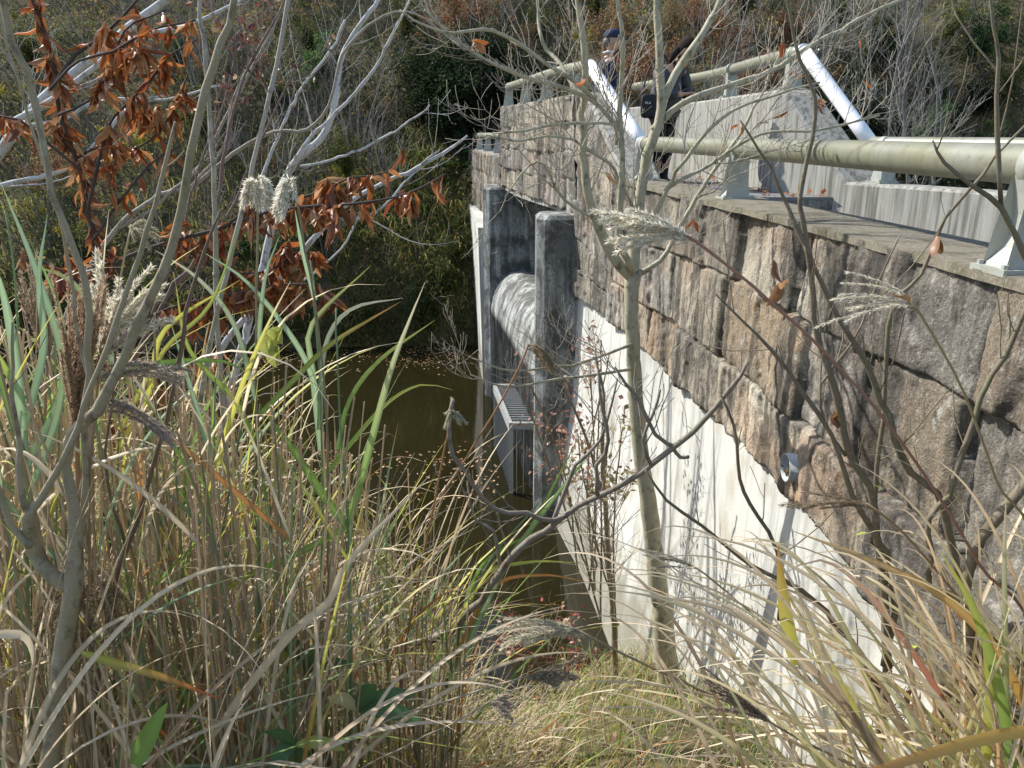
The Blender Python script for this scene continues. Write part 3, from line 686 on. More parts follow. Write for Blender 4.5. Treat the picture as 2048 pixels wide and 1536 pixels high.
# --- left sapling, close to the camera, forking low
rs(21)
D1 = 1.75
ls, tp = stemtree('sapling', 'close leafless sapling with greenish bark forking low at the left edge', 'tree', [
 ([(92, 1640, 38), (100, 1500, 36), (120, 1350, 33), (140, 1220, 34), (150, 1165, 36), (155, 1090, 30), (150, 1010, 22), (133, 930, 20), (150, 863, 22), (195, 820, 24), (227, 750, 20), (273, 656, 19), (312, 578, 19), (344, 500, 18), (365, 418, 17), (387, 308, 16), (413, 185, 16), (440, 88, 14), (470, 0, 13), (500, -100, 11)], D1),
 ([(146, 1180, 30), (100, 1150, 30), (72, 1100, 30), (60, 1030, 26), (78, 1000, 16), (110, 945, 12), (141, 890, 12), (164, 812, 11), (200, 730, 11), (227, 656, 11), (250, 598, 10), (281, 505, 10), (308, 418, 10), (338, 308, 8), (352, 246, 5)], [D1] * 3 + [1.7] * 12),
 ([(62, 1030, 16), (35, 960, 12), (40, 900, 11), (31, 832, 9), (23, 734, 7), (25, 640, 5)], 1.7),
 ([(62, 1090, 16), (30, 1050, 14), (5, 990, 12), (-30, 900, 10)], 1.7),
 ([(135, 1110, 22), (168, 1066, 16), (175, 950, 15), (172, 850, 15), (172, 700, 14), (171, 571, 14), (149, 505, 13), (97, 330, 13), (57, 154, 15), (26, 88, 14), (13, 0, 13), (5, -90, 12)], 1.8),
 ([(160, 1000, 9), (190, 830, 8), (150, 640, 7), (120, 420, 7), (60, 240, 6), (20, 100, 5), (0, 20, 4)], 1.85),
], D1, np.array([.33, .28, .185]), (1.6, (.08, .3), 1, .9, .07), (92, 1600), rootpt=root_at((92, 1600), D1), k=12)
# a knobby brown shoot beside it
rs(22)
stemtree('brown_shoot', 'thin dark brown upright shoot behind the sapling fork, crossing the reeds', 'tree', [
 ([(170, 1560, 12), (210, 1250, 10), (250, 1100, 9), (305, 950, 9), (352, 754, 9), (375, 625, 8), (410, 500, 7), (444, 418, 4)], 2.0),
 ([(250, 1100, 7), (215, 960, 6), (222, 850, 5), (232, 700, 4)], 2.0)], 2.0, BROWN, (2, (.1, .3), 1, 1., .05), (170, 1560))

# --- knobbly grey branch curving up in front of the white face
rs(23)
kb, tp = stemtree('curving_tree', 'leaning grey leafless tree curving from the reeds up across the white concrete', 'tree', [
 ([(540, 1470, 28), (610, 1390, 26), (700, 1335, 24), (760, 1308, 22), (830, 1290, 21), (900, 1262, 19), (960, 1195, 15), (1030, 1105, 13), (1090, 1062, 12), (1160, 1012, 12), (1250, 965, 11), (1340, 900, 12), (1385, 865, 11), (1430, 815, 10), (1470, 770, 9), (1490, 725, 6)], [3.0, 3., 2.95, 2.9, 2.85, 2.8, 2.75, 2.7, 2.7, 2.7, 2.65, 2.6, 2.6, 2.6, 2.55, 2.5]),
 ([(1150, 1022, 10), (1110, 1040, 10), (1050, 1030, 9), (990, 1018, 9), (958, 985, 8), (930, 940, 8), (905, 905, 9), (899, 850, 9), (908, 800, 8)], [2.7, 2.65, 2.6, 2.6, 2.55, 2.5, 2.5, 2.5, 2.5]),
 ([(1350, 895, 9), (1310, 870, 8), (1275, 800, 8), (1250, 770, 7), (1228, 735, 4)], 2.6),
 ([(1300, 930, 8), (1285, 880, 7), (1305, 830, 6), (1320, 780, 5)], 2.6),
 ([(1200, 990, 9), (1190, 930, 8), (1215, 880, 8), (1205, 820, 7), (1195, 740, 5)], 2.65),
 ([(1100, 1062, 10), (1130, 990, 9), (1150, 930, 8), (1200, 880, 6), (1235, 760, 4)], 2.7),
 ([(1345, 897, 8), (1360, 915, 8), (1378, 914, 7)], 2.6),
 ([(1000, 1150, 8), (985, 1060, 7), (950, 1040, 5), (930, 960, 4)], 2.75)],
 3.0, np.array([.24, .205, .17]), (7, (.08, .4), 2, 1., .16), (540, 1470), k=10)
q = []
# --- dead stub trunk and slim stem by the concrete
rs(24)
stemtree('slim_stem', 'thin grey-brown upright stem in front of the white concrete, left of the pale trunk', 'tree', [
 ([(1232, 1330, 13), (1225, 1200, 12), (1216, 1100, 11), (1210, 1000, 10), (1204, 900, 9), (1208, 800, 6), (1190, 700, 4)], 5.3),
 ([(1212, 1020, 7), (1180, 900, 6), (1140, 800, 5), (1100, 720, 3)], 5.3)], 5.3, TANB * .8, (5, (.25, .7), 2, .9, .15), (1232, 1330))

# --- shrub at the right
rs(25)
SB = np.array([.19, .155, .105])
rt_, tp = stemtree('brown_shrub', 'many-stemmed brown leafless shrub in front of the near stone face at the right', 'shrub', [
 ([(1760, 1470, 20), (1769, 1392, 18), (1774, 1269, 17), (1765, 1150, 16), (1751, 1068, 15), (1738, 972, 15), (1697, 902, 14), (1672, 790, 14), (1647, 716, 12), (1627, 633, 12), (1622, 550, 11), (1606, 440, 10), (1601, 390, 9), (1623, 273, 9), (1631, 195, 8), (1600, 117, 7), (1580, 31, 6), (1560, -50, 5)], 2.3),
 ([(1765, 1330, 14), (1791, 1224, 13), (1758, 1084, 12), (1700, 990, 11), (1660, 870, 9), (1600, 780, 8), (1540, 700, 7), (1480, 640, 5), (1430, 590, 4)], [2.3, 2.3, 2.25, 2.2, 2.2, 2.2, 2.2, 2.2, 2.2]),
 ([(1900, 1420, 20), (1948, 1314, 17), (1930, 1224, 16), (1900, 1080, 15), (1875, 985, 14), (1821, 943, 13), (1771, 840, 13), (1734, 728, 12), (1672, 629, 10), (1640, 560, 9), (1614, 500, 8), (1560, 380, 7), (1520, 300, 5), (1480, 240, 4)], 2.3),
 ([(1850, 1480, 24), (1900, 1380, 22), (1945, 1290, 21), (1932, 1180, 22), (1966, 1072, 22), (2012, 1018, 22), (2060, 950, 20)], 2.1),
 ([(1860, 1180, 10), (1854, 1039, 11), (1896, 989, 11), (1920, 914, 12), (1962, 798, 11), (2012, 703, 10), (2060, 590, 9)], 2.2),
 ([(1740, 1090, 9), (1755, 930, 9), (1771, 757, 9), (1775, 653, 9), (1800, 591, 8), (1846, 550, 8), (1888, 437, 7), (1963, 351, 6), (2060, 240, 5)], 2.35),
 ([(2080, 560, 13), (2048, 508, 12), (2002, 414, 11), (1951, 375, 9), (1888, 324, 7), (1865, 281, 4)], 1.9),
 ([(2002, 414, 9), (1994, 273, 9), (1998, 117, 8), (1986, 51, 6), (1975, -60, 5)], 1.9),
 ([(1560, 1240, 8), (1555, 1100, 8), (1500, 1010, 8), (1480, 960, 7), (1465, 850, 6), (1440, 790, 5)], 2.5),
 ([(1770, 1400, 13), (1700, 1280, 11), (1600, 1180, 10), (1500, 1130, 8), (1400, 1050, 7), (1330, 1000, 6), (1290, 940, 4)], 2.5),
 ([(1690, 910, 7), (1650, 850, 6), (1640, 770, 5), (1700, 690, 5), (1760, 560, 4), (1800, 470, 3)], 2.3),
], 2.3, SB, (3.6, (.12, .5), 2, 1., .09), (1800, 1480), k=10)
m = MB(); st = [tp[i][0][-1] for i in R.integers(0, len(tp), 12)]
leaves_hang(m, [P(1670, 825, 2.2), P(1965, 925, 2.1), P(1872, 470, 2.2), P(1560, 560, 2.3)] + st[:4], .075, .03, [(.34, .19, .09), (.28, .14, .07)], 14, 1.6, .5)
leaves_flat(m, [P(1745, 968, 2.3), P(1760, 1000, 2.3), P(1735, 1065, 2.3), P(1815, 1300, 2.3), P(1790, 1310, 2.3)], .05, .022, [(.45, .55, .1)]); m.build('leaves', M['leaf'], rt_)

# --- tall dry canes
CAN = np.array([.40, .36, .31])
for lab, px, d in (('tall dry grey cane leaning right, the left one of a crossing pair', [(398, -60, 8), (420, 250, 9), (432, 500, 10), (434, 640, 10), (450, 900, 11), (455, 1300, 12)], 2.6),
                   ('tall dry grey cane leaning left, crossing the upright one in the reeds', [(585, -60, 9), (552, 130, 9), (505, 330, 9), (462, 510, 10), (430, 640, 10), (400, 800, 11), (340, 1150, 12)], 2.5)):
    q_, r_ = limb(px, d, jit=.002, tail=root_at(px[-1][:2], d)); m = MB(); m.tube(q_, r_, 8, CAN)
    t = thing('dry_cane', lab, 'plant', q_[-1], 'dry canes')
    m.build('stalk', M['bark'], t)
    for i in range(5, len(q_) - 2, 9):
        m = MB(); m.tube([q_[i] - (q_[i + 1] - q_[i]) * .1, q_[i] + (q_[i + 1] - q_[i]) * .1], r_[i] * 1.25, 8, CAN * .8); m.build('node', M['bark'], t)

# --- orange-leaved chestnut branches at upper left
rs(31)
OB = np.array([.07, .055, .05])
ot = thing('brown_leaved_tree', 'dark-twigged tree hung with curled rusty orange leaves at the upper left', 'tree', root_at((230, 1300), 4.2))
ol = [
 ([(230, 1300, 16), (215, 1000, 14), (205, 760, 12), (193, 528, 11), (176, 418, 10), (154, 330, 10), (119, 220, 9), (114, 154, 9), (88, 66, 8), (66, 0, 7), (50, -80, 6)], 4.2),
 ([(114, 160, 8), (150, 110, 7), (198, 79, 6), (246, 35, 5), (290, -20, 4)], 4.1),
 ([(205, 560, 8), (259, 510, 8), (352, 479, 7), (440, 457, 7), (528, 426, 6), (616, 413, 6), (726, 404, 5), (814, 387, 4), (890, 345, 3)], [4.2, 4.2, 4.1, 4.1, 4., 4., 3.9, 3.9, 3.8]),
 ([(440, 457, 6), (500, 420, 5), (567, 404, 5), (637, 385, 5), (704, 355, 4), (770, 345, 3), (830, 260, 3)], 4.05),
 ([(176, 420, 7), (200, 310, 6), (230, 230, 5), (290, 175, 5), (345, 110, 4), (395, 80, 3)], 4.15),
 ([(185, 480, 6), (240, 400, 5), (300, 330, 4), (360, 290, 4)], 4.15),
 ([(210, 660, 8), (280, 640, 6), (360, 610, 5), (460, 590, 5), (560, 570, 4), (650, 570, 3)], [4.2, 4.1, 4., 4., 4., 4.]),
 ([(160, 340, 6), (100, 290, 5), (40, 240, 5), (-20, 230, 4)], 4.1),
 ([(205, 800, 6), (270, 790, 5), (340, 770, 4), (420, 790, 4), (480, 770, 3)], 4.1),
 ([(119, 230, 6), (180, 200, 5), (220, 130, 4), (250, 60, 4), (330, 20, 3)], 4.0),
 ([(100, 180, 6), (160, 120, 5), (230, 100, 5), (300, 60, 4), (390, 40, 3)], 3.9),
 ([(150, 320, 6), (200, 290, 5), (260, 300, 4), (320, 260, 4), (380, 150, 3)], 4.2),
 ([(200, 620, 6), (150, 560, 5), (80, 520, 4), (20, 470, 4)], 4.3),
 ([(350, 479, 5), (400, 520, 4), (470, 545, 4), (540, 540, 3), (600, 500, 3)], 4.1),
 ([(205, 740, 6), (300, 720, 5), (380, 730, 4), (460, 700, 3)], 4.3),
]
tips = []
for px, d in ol:
    m = MB(); q_, r_ = limb(px, d); m.tube(q_, r_, 7, OB)
    t0 = len(tips); twigs(m, q_, r_, 4, (.1, .32), 1, OB * 1.3, tips=tips, up=.1, wig=.1); tips.append((q_[len(q_) // 4:], r_))
    m.build('branch', M['twig'], ot)
def px_of(p):
    z_ = p[1] * CT - p[2] * ST; u_ = p[1] * ST + p[2] * CT
    return 1024 + F * p[0] / z_, 768 - F * u_ / z_
allp = np.vstack([a[0][1:-1] + (a[0][2:] - a[0][1:-1]) * f_ for a in tips for f_ in (0, .33, .66)]); XY = np.array([px_of(p) for p in allp])
dens = np.zeros(len(allp))
for (cx, cy, sx, sy, wgt) in ((180, 60, 150, 75, 1.3), (330, 190, 60, 80, 1.2), (150, 270, 90, 80, 1.), (480, 500, 160, 70, 1.9), (600, 440, 120, 50, 1.), (800, 380, 90, 40, .9), (190, 380, 70, 70, .6), (560, 590, 120, 60, 1.6), (60, 200, 80, 80, 1.0), (120, 560, 120, 60, .8), (40, 40, 60, 60, .8), (350, 640, 160, 120, .55), (260, 800, 160, 80, .5), (690, 350, 70, 40, .5)):
    dens += wgt * np.exp(-.5 * (((XY[:, 0] - cx) / sx)**2 + ((XY[:, 1] - cy) / sy)**2))
pr = dens / dens.sum(); sites = allp[R.choice(len(allp), 1300, p=pr)]
m = MB(); leaves_hang(m, sites, .125, .033, ORL + [(.26, .11, .05), (.56, .30, .14)], 1350, 1.9, .8); m.build('leaves', M['leaf'], ot)

# --- white-barked leaning trees behind it
rs(32)
def wt(label, stems, foot, d0, tw=(2.2, (.5, 1.4), 3), col=WHITE, name='white_barked_tree', group=None):
    t, tp = stemtree(name, label, 'tree', stems, d0, col, (*tw, .95, .09), foot, group=group)
    return t, tp
wt('thick pale-barked bare tree leaning right across the top left corner', [
 ([(-260, 560, 30), (-100, 400, 26), (0, 303, 22), (57, 229, 20), (119, 167, 19), (211, 97, 18), (272, 44, 17), (350, -15, 15), (430, -90, 12)], 7.5),
 ([(-120, 420, 14), (0, 264, 12), (88, 211, 12), (185, 136, 11), (264, 79, 10), (330, 60, 9), (396, 44, 8), (500, -10, 6)], 7.2),
 ([(-100, 420, 12), (0, 372, 10), (130, 338, 9), (200, 280, 8), (260, 210, 7), (330, 190, 5)], 7.0),
 ([(-80, 300, 9), (0, 263, 8), (120, 240, 7), (200, 200, 6), (330, 200, 5), (440, 170, 4)], 7.4)], (-260, 560), 7.5)
wt('white-barked bare tree with a steep kinked trunk left of the dam', [
 ([(437, 900, 15), (480, 711, 15), (520, 560, 15), (540, 470, 15), (558, 387, 15), (589, 325, 15), (637, 281, 14), (662, 240, 13), (672, 190, 13), (681, 123, 11), (705, 70, 10), (756, 0, 8), (800, -60, 6)], 8.0),
 ([(589, 321, 9), (625, 270, 7), (659, 240, 7), (747, 140, 6), (795, 50, 5), (830, -20, 4)], 7.8),
 ([(600, 335, 6), (704, 308, 5), (790, 260, 4), (853, 220, 4), (857, 205, 3)], 7.8),
 ([(545, 470, 8), (520, 380, 7), (560, 264, 6), (600, 180, 5), (655, 110, 5), (690, 40, 4)], 8.1)], (437, 900), 8.0)
wt('slanting white bare stem reaching right toward the dam below the orange leaves', [
 ([(400, 760, 14), (470, 660, 13), (549, 567, 13), (600, 510, 12), (659, 440, 11), (725, 387, 9), (780, 360, 8), (835, 334, 7), (900, 299, 6), (935, 270, 4)], 6.4),
 ([(665, 437, 7), (720, 438, 6), (770, 410, 5), (840, 330, 4), (880, 300, 3)], 6.4),
 ([(610, 560, 5), (680, 500, 4), (710, 450, 4), (730, 400, 3)], 6.4)], (400, 760), 6.4, tw=(2.5, (.3, .9), 2))
wt('arching thin grey branch tree spreading from the left over the pond', [
 ([(60, 900, 12), (130, 640, 11), (230, 460, 10), (330, 387, 9), (382, 373, 8), (466, 308, 8), (549, 264, 7), (615, 259, 7), (659, 211, 6), (685, 110, 6), (747, 44, 5), (813, 22, 5), (870, 50, 4), (930, 100, 3)], 5.5),
 ([(230, 460, 7), (300, 420, 6), (400, 330, 6), (470, 200, 6), (530, 90, 5), (570, 0, 4), (600, -60, 3)], 5.5),
 ([(382, 373, 6), (450, 290, 5), (470, 190, 5), (540, 60, 4)], 5.4)], (60, 900), 5.5, tw=(3.2, (.3, .9), 2), col=GREYB * 1.3)
# shrub with small crumpled dark red leaves
rs(33)
t, tp = stemtree('red_leaved_shrub', 'twiggy shrub with small crumpled dark red leaves, top left of centre', 'shrub', [
 ([(250, 760, 9), (330, 600, 8), (420, 470, 7), (450, 300, 6), (490, 150, 5), (560, 20, 4), (590, -50, 3)], 5.0),
 ([(330, 600, 7), (450, 440, 6), (500, 330, 5), (560, 200, 4), (600, 110, 3)], 5.0),
 ([(300, 640, 7), (360, 480, 6), (400, 330, 5), (450, 200, 4), (480, 60, 3)], 5.1)], 5.0, np.array([.2, .14, .13]), (5, (.3, .9), 2, 1., .1), (250, 760))
m = MB(); al = np.vstack([a[0][2:] for a in tp]); XY = np.array([px_of(p) for p in al]); k_ = (XY[:, 1] < 220) & (XY[:, 0] > 380) & (XY[:, 0] < 700)
leaves_hang(m, al[k_], .05, .028, [(.16, .05, .04), (.22, .09, .06), (.42, .30, .2)], 130, 1.5, .3); m.build('leaves', M['leaf'], t)

# --- small leafy shrubs at the foot of the white face
rs(34)
for lab, cx, fx, fy, d, cols, rng_, n in (
  ('small twiggy shrub with pinkish dry leaves in front of the dark pillar', 1140, 1170, 1180, 5.8, [(.42, .22, .15), (.5, .3, .22), (.36, .16, .1)], (930, 1200, 640, 960), 330),
  ('small shrub with olive brown leaves in front of the white concrete', 1200, 1215, 1250, 5.2, [(.22, .2, .08), (.3, .24, .1), (.28, .15, .09)], (1130, 1300, 800, 1000), 190),
  ('low red-leaved shrub on the bank beside the water', 1090, 1110, 1420, 5.6, [(.28, .06, .05), (.36, .1, .07), (.2, .05, .04), (.5, .34, .24)], (950, 1240, 1200, 1430), 420)):
    st = []
    top = 660 if d > 5.5 and fy < 1300 else (790 if fy < 1300 else 1210)
    for k in range(5):
        x1 = cx + U(-110, 80); st.append(([(fx + U(-25, 25), fy, 4.5), (fx + (x1 - fx) * .4 + U(-20, 20), fy + (top - fy) * .45, 3.5), (x1, top + U(0, 120), 2.5)], d + U(-.25, .25)))
    t, tp = stemtree('small_shrub', lab, 'shrub', st, d, TANB * .8, (7, (.25, .7), 2, 1., .13), (fx, fy))
    al = np.vstack([a[0][1:] for a in tp]); XY = np.array([px_of(p) for p in al]); x0, x1, y0_, y1_ = rng_
    k_ = (XY[:, 0] > x0) & (XY[:, 0] < x1) & (XY[:, 1] > y0_) & (XY[:, 1] < y1_)
    m = MB(); leaves_flat(m, al[k_][R.integers(0, k_.sum(), n)] + R.normal(size=(n, 3)) * .02, .055, .028, cols); m.build('leaves', M['leaf'], t)
# ------------------------------------------------------------------ the far hillside
def hill(x, y): return far_z(np.asarray(x, float), np.asarray(y, float))
rs(41)
# leaf litter, low brush and ivy covering the slope (nobody could count it)
N = 150000
x = U(-24, 24, N); y = 18.9 + 17 * R.random(N)**1.25; z = hill(x, y)
hgt = np.abs(R.normal(size=N)) * (.16 + .55 * np.clip(fbm(x * .5, y * .5, 3) + .35, 0, 1))
p = np.stack([x, y, z + hgt], 1)
f1 = fbm(x * .45, y * .45, 7.7, 3) + R.normal(size=N) * .35; f2 = fbm(x * .6 + 9, y * .6, 1.7, 3) + R.normal(size=N) * .3
c = np.where((f1 > .35)[:, None], np.array([.11, .135, .035]), np.array([.135, .11, .06]))
c = np.where((f1 < -.5)[:, None], np.array([.05, .075, .022]), c)
c = np.where((f2 > .75)[:, None], np.array([.26, .13, .04]), c)
c = np.where((f2 < -.95)[:, None], np.array([.30, .26, .05]), c)
c = c * U(.5, 1.7, (N, 1))
m = MB(); d = unit(R.normal(size=(N, 3))); m.diamonds(p, d, unit(np.cross(d, R.normal(size=(N, 3)))), U(.05, .13, N), U(.03, .07, N), c)
tag(m.build('undergrowth', M['farleaf']), 'mixed low brush, ivy and fallen leaves covering the far slope', 'undergrowth', kind='stuff')
# hanging grass along the far shore and over the lower slope
N = 9000
x = U(-20, 1, N); y = np.where(R.random(N) < .5, 18.9 + np.abs(R.normal(size=N)) * .5, 18.9 + 5 * R.random(N)); z = hill(x, y)
tuf = np.clip(fbm(x * .9, y * .9, 5.5, 2) + .5, 0.05, 1) 
th = U(-1, 1, N) * .8 + np.pi * 1.5; S = 6; L = U(.35, 1.0, N) * (.5 + .7 * tuf)
def blades(mb, base, az, L, lean0, bend, Wd, cols, S=8, fold=.35, tipc=None, mid=1.12, twist=.4):
    """grass blades growing from base; az = lean direction, lean0 = start angle from upright, bend = added angle at the tip"""
    N = len(base); t = np.linspace(0, 1, S)
    a = lean0[:, None] + bend[:, None] * t[None, :]**1.4
    dz = np.cos(a); dh = np.sin(a)
    st = (L / (S - 1))[:, None]
    Hh = np.cumsum(np.concatenate([np.zeros((N, 1)), (dh[:, 1:] + dh[:, :-1]) / 2 * st], 1), 1)
    Zz = np.cumsum(np.concatenate([np.zeros((N, 1)), (dz[:, 1:] + dz[:, :-1]) / 2 * st], 1), 1)
    C = np.stack([base[:, None, 0] + Hh * np.cos(az)[:, None], base[:, None, 1] + Hh * np.sin(az)[:, None], base[:, None, 2] + Zz], -1)
    sx = az + np.pi / 2; side = np.stack([np.cos(sx), np.sin(sx), np.zeros(N)], -1)
    nrm = np.stack([np.cos(az)[:, None] * dz, np.sin(az)[:, None] * dz, -dh], -1)
    tw = U(-1, 1, N)[:, None] * twist + U(-1, 1, N)[:, None] * t * twist
    sd3 = side[:, None, :] * np.cos(tw)[..., None] + nrm * np.sin(tw)[..., None]
    W = Wd[:, None] * np.clip(1 - t**2.6, .04, 1)[None, :] * (.6 + .4 * np.clip(t * 6, 0, 1))
    cols = np.broadcast_to(cols, (N, 3))
    if tipc is None: cE = np.repeat(cols[:, None, :], S, 1)
    else:
        k = np.clip((t[None, :] - U(.35, .95, N)[:, None]) * 5, 0, 1)[..., None]; cE = cols[:, None, :] * (1 - k) + np.broadcast_to(tipc, (N, 3))[:, None, :] * k
    mb.ribbon(C, W, sd3, np.full(N, fold), cE, cE * mid)
xe = U(-4.5, -.6, 3500); ye = U(18.9, 24, 3500); x, y = np.concatenate([x, xe]), np.concatenate([y, ye]); z = hill(x, y); N = len(x)
tuf = np.clip(fbm(x * .9, y * .9, 5.5, 2) + .5, 0.05, 1); th = U(-1, 1, N) * .8 + np.pi * 1.5; L = U(.35, 1.0, N) * (.5 + .7 * tuf)
m = MB(); gcol = np.where((R.random(N) < .45)[:, None], np.array([.10, .15, .035]), np.array([.30, .27, .10])) * U(.5, 1.3, (N, 1))
blades(m, np.stack([x, y, z], 1), th, L, U(.1, .6, N), U(1.2, 2.2, N), U(.012, .03, N), gcol, S=5, fold=.2)
tag(m.build('shore_grass', M['farleaf']), 'drooping green and straw grass on the far bank by the waterline', 'grass', kind='stuff')
# tangled bare brush
m = MB(); N = 4600
x = U(-20, 20, N); y = 19.3 + 12 * R.random(N); z = hill(x, y)
for i in range(N):
    d = unit(R.normal(size=3) * [.5, .5, .35] + np.array([0, -.15, .9])); L_ = U(.4, 1.7); q = np.array([x[i], y[i], z[i]])
    pp = [q]
    for k in range(5): d = unit(d + R.normal(size=3) * .22); pp.append(pp[-1] + d * L_ / 5)
    m.tube(pp, np.linspace(.010, .003, 6), 3, np.array([.24, .215, .175]) * U(.35, 1.3), cap=False)
tag(m.build('brush', M['farbark']), 'tangle of thin bare twigs over the far slope', 'brush', kind='stuff')

def far_bush(name, label, cat, group, H, nst, leafn, cols, lsz, bark, spread=.35, tw=(3.2, 2), drop=.1, r0=.03):
    t = thing(name, label, cat, (0, 0, 0), group); m = MB(); tips = []
    for k in range(nst):
        d = unit(np.array([U(-1, 1) * spread, U(-1, 1) * spread - .1, 1])); q = [np.array([U(-.15, .15), U(-.15, .15), -.2])]; L_ = H * U(.65, 1.05)
        for j in range(9): d = unit(d + R.normal(size=3) * .10 + np.array([0, 0, .05])); q.append(q[-1] + d * L_ / 9)
        q = np.array(q); ra = np.linspace(r0 * U(.6, 1.1), .005, 10); m.tube(q, ra, 5, bark * U(.8, 1.15), cap=False)
        twigs(m, q, ra, tw[0], (H * .16, H * .42), tw[1], bark, up=.3, wig=.12, sides=3, tips=tips, rmin=.0035, step=.16)
    m.build('stems' if nst > 1 else 'trunk', M['farbark'], t)
    if leafn:
        al = np.vstack([a[0][1:] for a in tips]); al = al[al[:, 2] > H * .18]
        p = al[R.integers(0, len(al), leafn)] + R.normal(size=(leafn, 3)) * drop
        m = MB(); leaves_flat(m, p, lsz, lsz * .5, cols); m.build('leaves', M['farleaf'], t)
    return t
rs(42)
GR1, GR2 = np.array([.21, .19, .16]), np.array([.27, .26, .235])
bare = [far_bush('bare_shrub', 'leafless grey shrub in the thicket on the far hillside', 'shrub', 'bare shrubs on the far hillside', U(2.6, 3.6), 6, 0, None, 0, GR1 * u_) for u_ in (1.0, .7, 1.2)]
paletr = [far_bush('bare_tree', 'slim pale leafless tree on the slope behind the railings', 'tree', 'pale bare trees behind the railings', 5.6, 2, 0, None, 0, GR2 * .8, .22, (3.0, 3), r0=.06) for _ in (1, 2)]
kinds = {
 'olive': far_bush('leafy_shrub', 'olive green leafy shrub in the far thicket', 'shrub', 'olive green shrubs on the far hillside', 2.6, 5, 2600, [(.10, .125, .03), (.15, .16, .035), (.07, .09, .025)], .12, GR1 * .6),
 'rust': far_bush('autumn_shrub', 'rusty orange-brown autumn shrub on the far slope', 'shrub', 'rusty autumn shrubs on the far hillside', 3.2, 5, 2200, [(.24, .13, .06), (.20, .11, .055), (.30, .2, .09)], .12, GR1 * .7),
 'yellow': far_bush('yellow_shrub', 'bright yellow-leaved small shrub on the far slope', 'shrub', 'yellow shrubs on the far hillside', 1.6, 4, 520, [(.50, .40, .03), (.42, .40, .06), (.35, .35, .06)], .11, GR1 * .7),
 'dark': far_bush('evergreen', 'small dark evergreen shrub on the far slope', 'shrub', 'dark evergreens on the far hillside', 3.0, 4, 5200, [(.018, .035, .014), (.03, .05, .018), (.012, .022, .01)], .13, GR1 * .3, .5, (4, 2), .22),
 'green': far_bush('green_shrub', 'fresh green leafy shrub on the far slope', 'shrub', 'green shrubs on the far slope', 2.8, 5, 3400, [(.05, .11, .035), (.08, .14, .04), (.04, .08, .03)], .12, GR1 * .6, .45),
}
def put(root, first, x, y, sc, rz):
    z = float(hill(x, y))
    if first[0] is None:
        root.location = (x, y, z); root.scale = (sc,) * 3; root.rotation_euler = (0, 0, rz); first[0] = 1
    else: dup(root, (x, y, z), rz, sc)
def px_ground(px, py):
    """where the line of sight meets the hillside"""
    r = ray(px, py); ys_ = np.linspace(17, 45, 900); zz = hill(ys_ * r[0] / r[1], ys_); k = np.argmax(ys_ * r[2] / r[1] < zz)
    return ys_[k] * r[0] / r[1], ys_[k]
rs(43)
fl = {}
for i in range(46):
    k = i % 3; x, y = U(-17, 2), U(19.4, 31)
    if i > 30: x, y = U(2, 16), U(18, 29)
    put(bare[k], fl.setdefault(('b', k), [None]), x, y, U(.7, 1.15), U(0, 6.3))
for i in range(22):
    k = i % 2; x, y = U(3.5, 17), U(17.5, 27)
    put(paletr[k], fl.setdefault(('p', k), [None]), x, y, U(.8, 1.25), U(0, 6.3))
spots = {
 'olive': [(690, 330), (560, 200), (760, 250), (880, 190), (640, 90), (800, 60), (330, 120), (170, 520), (420, 260), (930, 520), (1080, 60), (1180, 20), (1480, 20), (1880, 60), (2030, 180), (640, 480), (870, 580), (300, 600), (90, 130), (500, 620), (750, 620), (1720, 120), (20, 620), (950, 120)],
 'rust': [(830, 140), (740, 240), (860, 60), (1230, 90), (1340, 60), (1450, 100), (1560, 70), (1620, 190), (1290, 180), (1500, 190), (1030, 90), (930, 60), (540, 330), (100, 360), (960, 20), (1400, 30)],
 'yellow': [(300, 340), (322, 400), (255, 300), (70, 410), (30, 180), (690, 350), (900, 150), (430, 60), (1850, 40), (1180, 60), (300, 270), (160, 460), (560, 620), (945, 170)],
 'dark': [(860, 230), (910, 260), (960, 210), (980, 150), (900, 200), (930, 240), (870, 180), (950, 260), (1640, 260), (1760, 280), (1870, 250), (1980, 330), (120, 560), (1700, 220), (1010, 240), (1950, 200)],
 'green': [(1680, 170), (1780, 130), (1880, 180), (1960, 120), (1720, 250), (1830, 320), (1950, 300), (2040, 380), (1660, 60), (1900, 370), (930, 290), (620, 170), (480, 500), (1790, 360), (850, 640)],
}
for kd, lst in spots.items():
    for (px, py) in lst:
        x, y = px_ground(px + U(-10, 10), py + 40)
        put(kinds[kd], fl.setdefault(kd, [None]), x, y, (U(.45, .8) * (1 if py < 330 else .75)) if not (kd == 'dark' and 840 < px < 1020) else U(.8, 1.1), U(0, 6.3))  # larger dark evergreens added in the hollow, standing in for its shade
# ferns in the dark hollow at the end of the dam
rs(44)
ft = thing('fern', 'bright green fern fronds in the dark hollow at the far end of the dam', 'fern', (0, 0, 0), 'ferns at the dam end'); m = MB()
for k in range(12):
    az = U(0, 6.3); t = np.linspace(0, 1, 12); L_ = U(.6, 1.); c = np.stack([np.cos(az) * t * L_, np.sin(az) * t * L_, .75 * L_ * t - .55 * L_ * t**2.2], 1)
    m.tube(c, .006, 3, (.08, .12, .03), cap=False)
    for s_ in (-1, 1):
        pp = c[1:]; tt = np.gradient(c, axis=0)[1:]; sd = unit(np.cross(tt, [0, 0, 1.])) * s_
        n_ = len(pp); m.diamonds(pp, unit(sd + unit(tt) * .4), unit(tt), .22 * L_ * np.sin(np.pi * np.linspace(.15, 1, n_))**.6 + .02, .06, np.array([.09, .2, .05]) * U(.8, 1.2))
m.build('fronds', M['farleaf'], ft)
ff = [None]
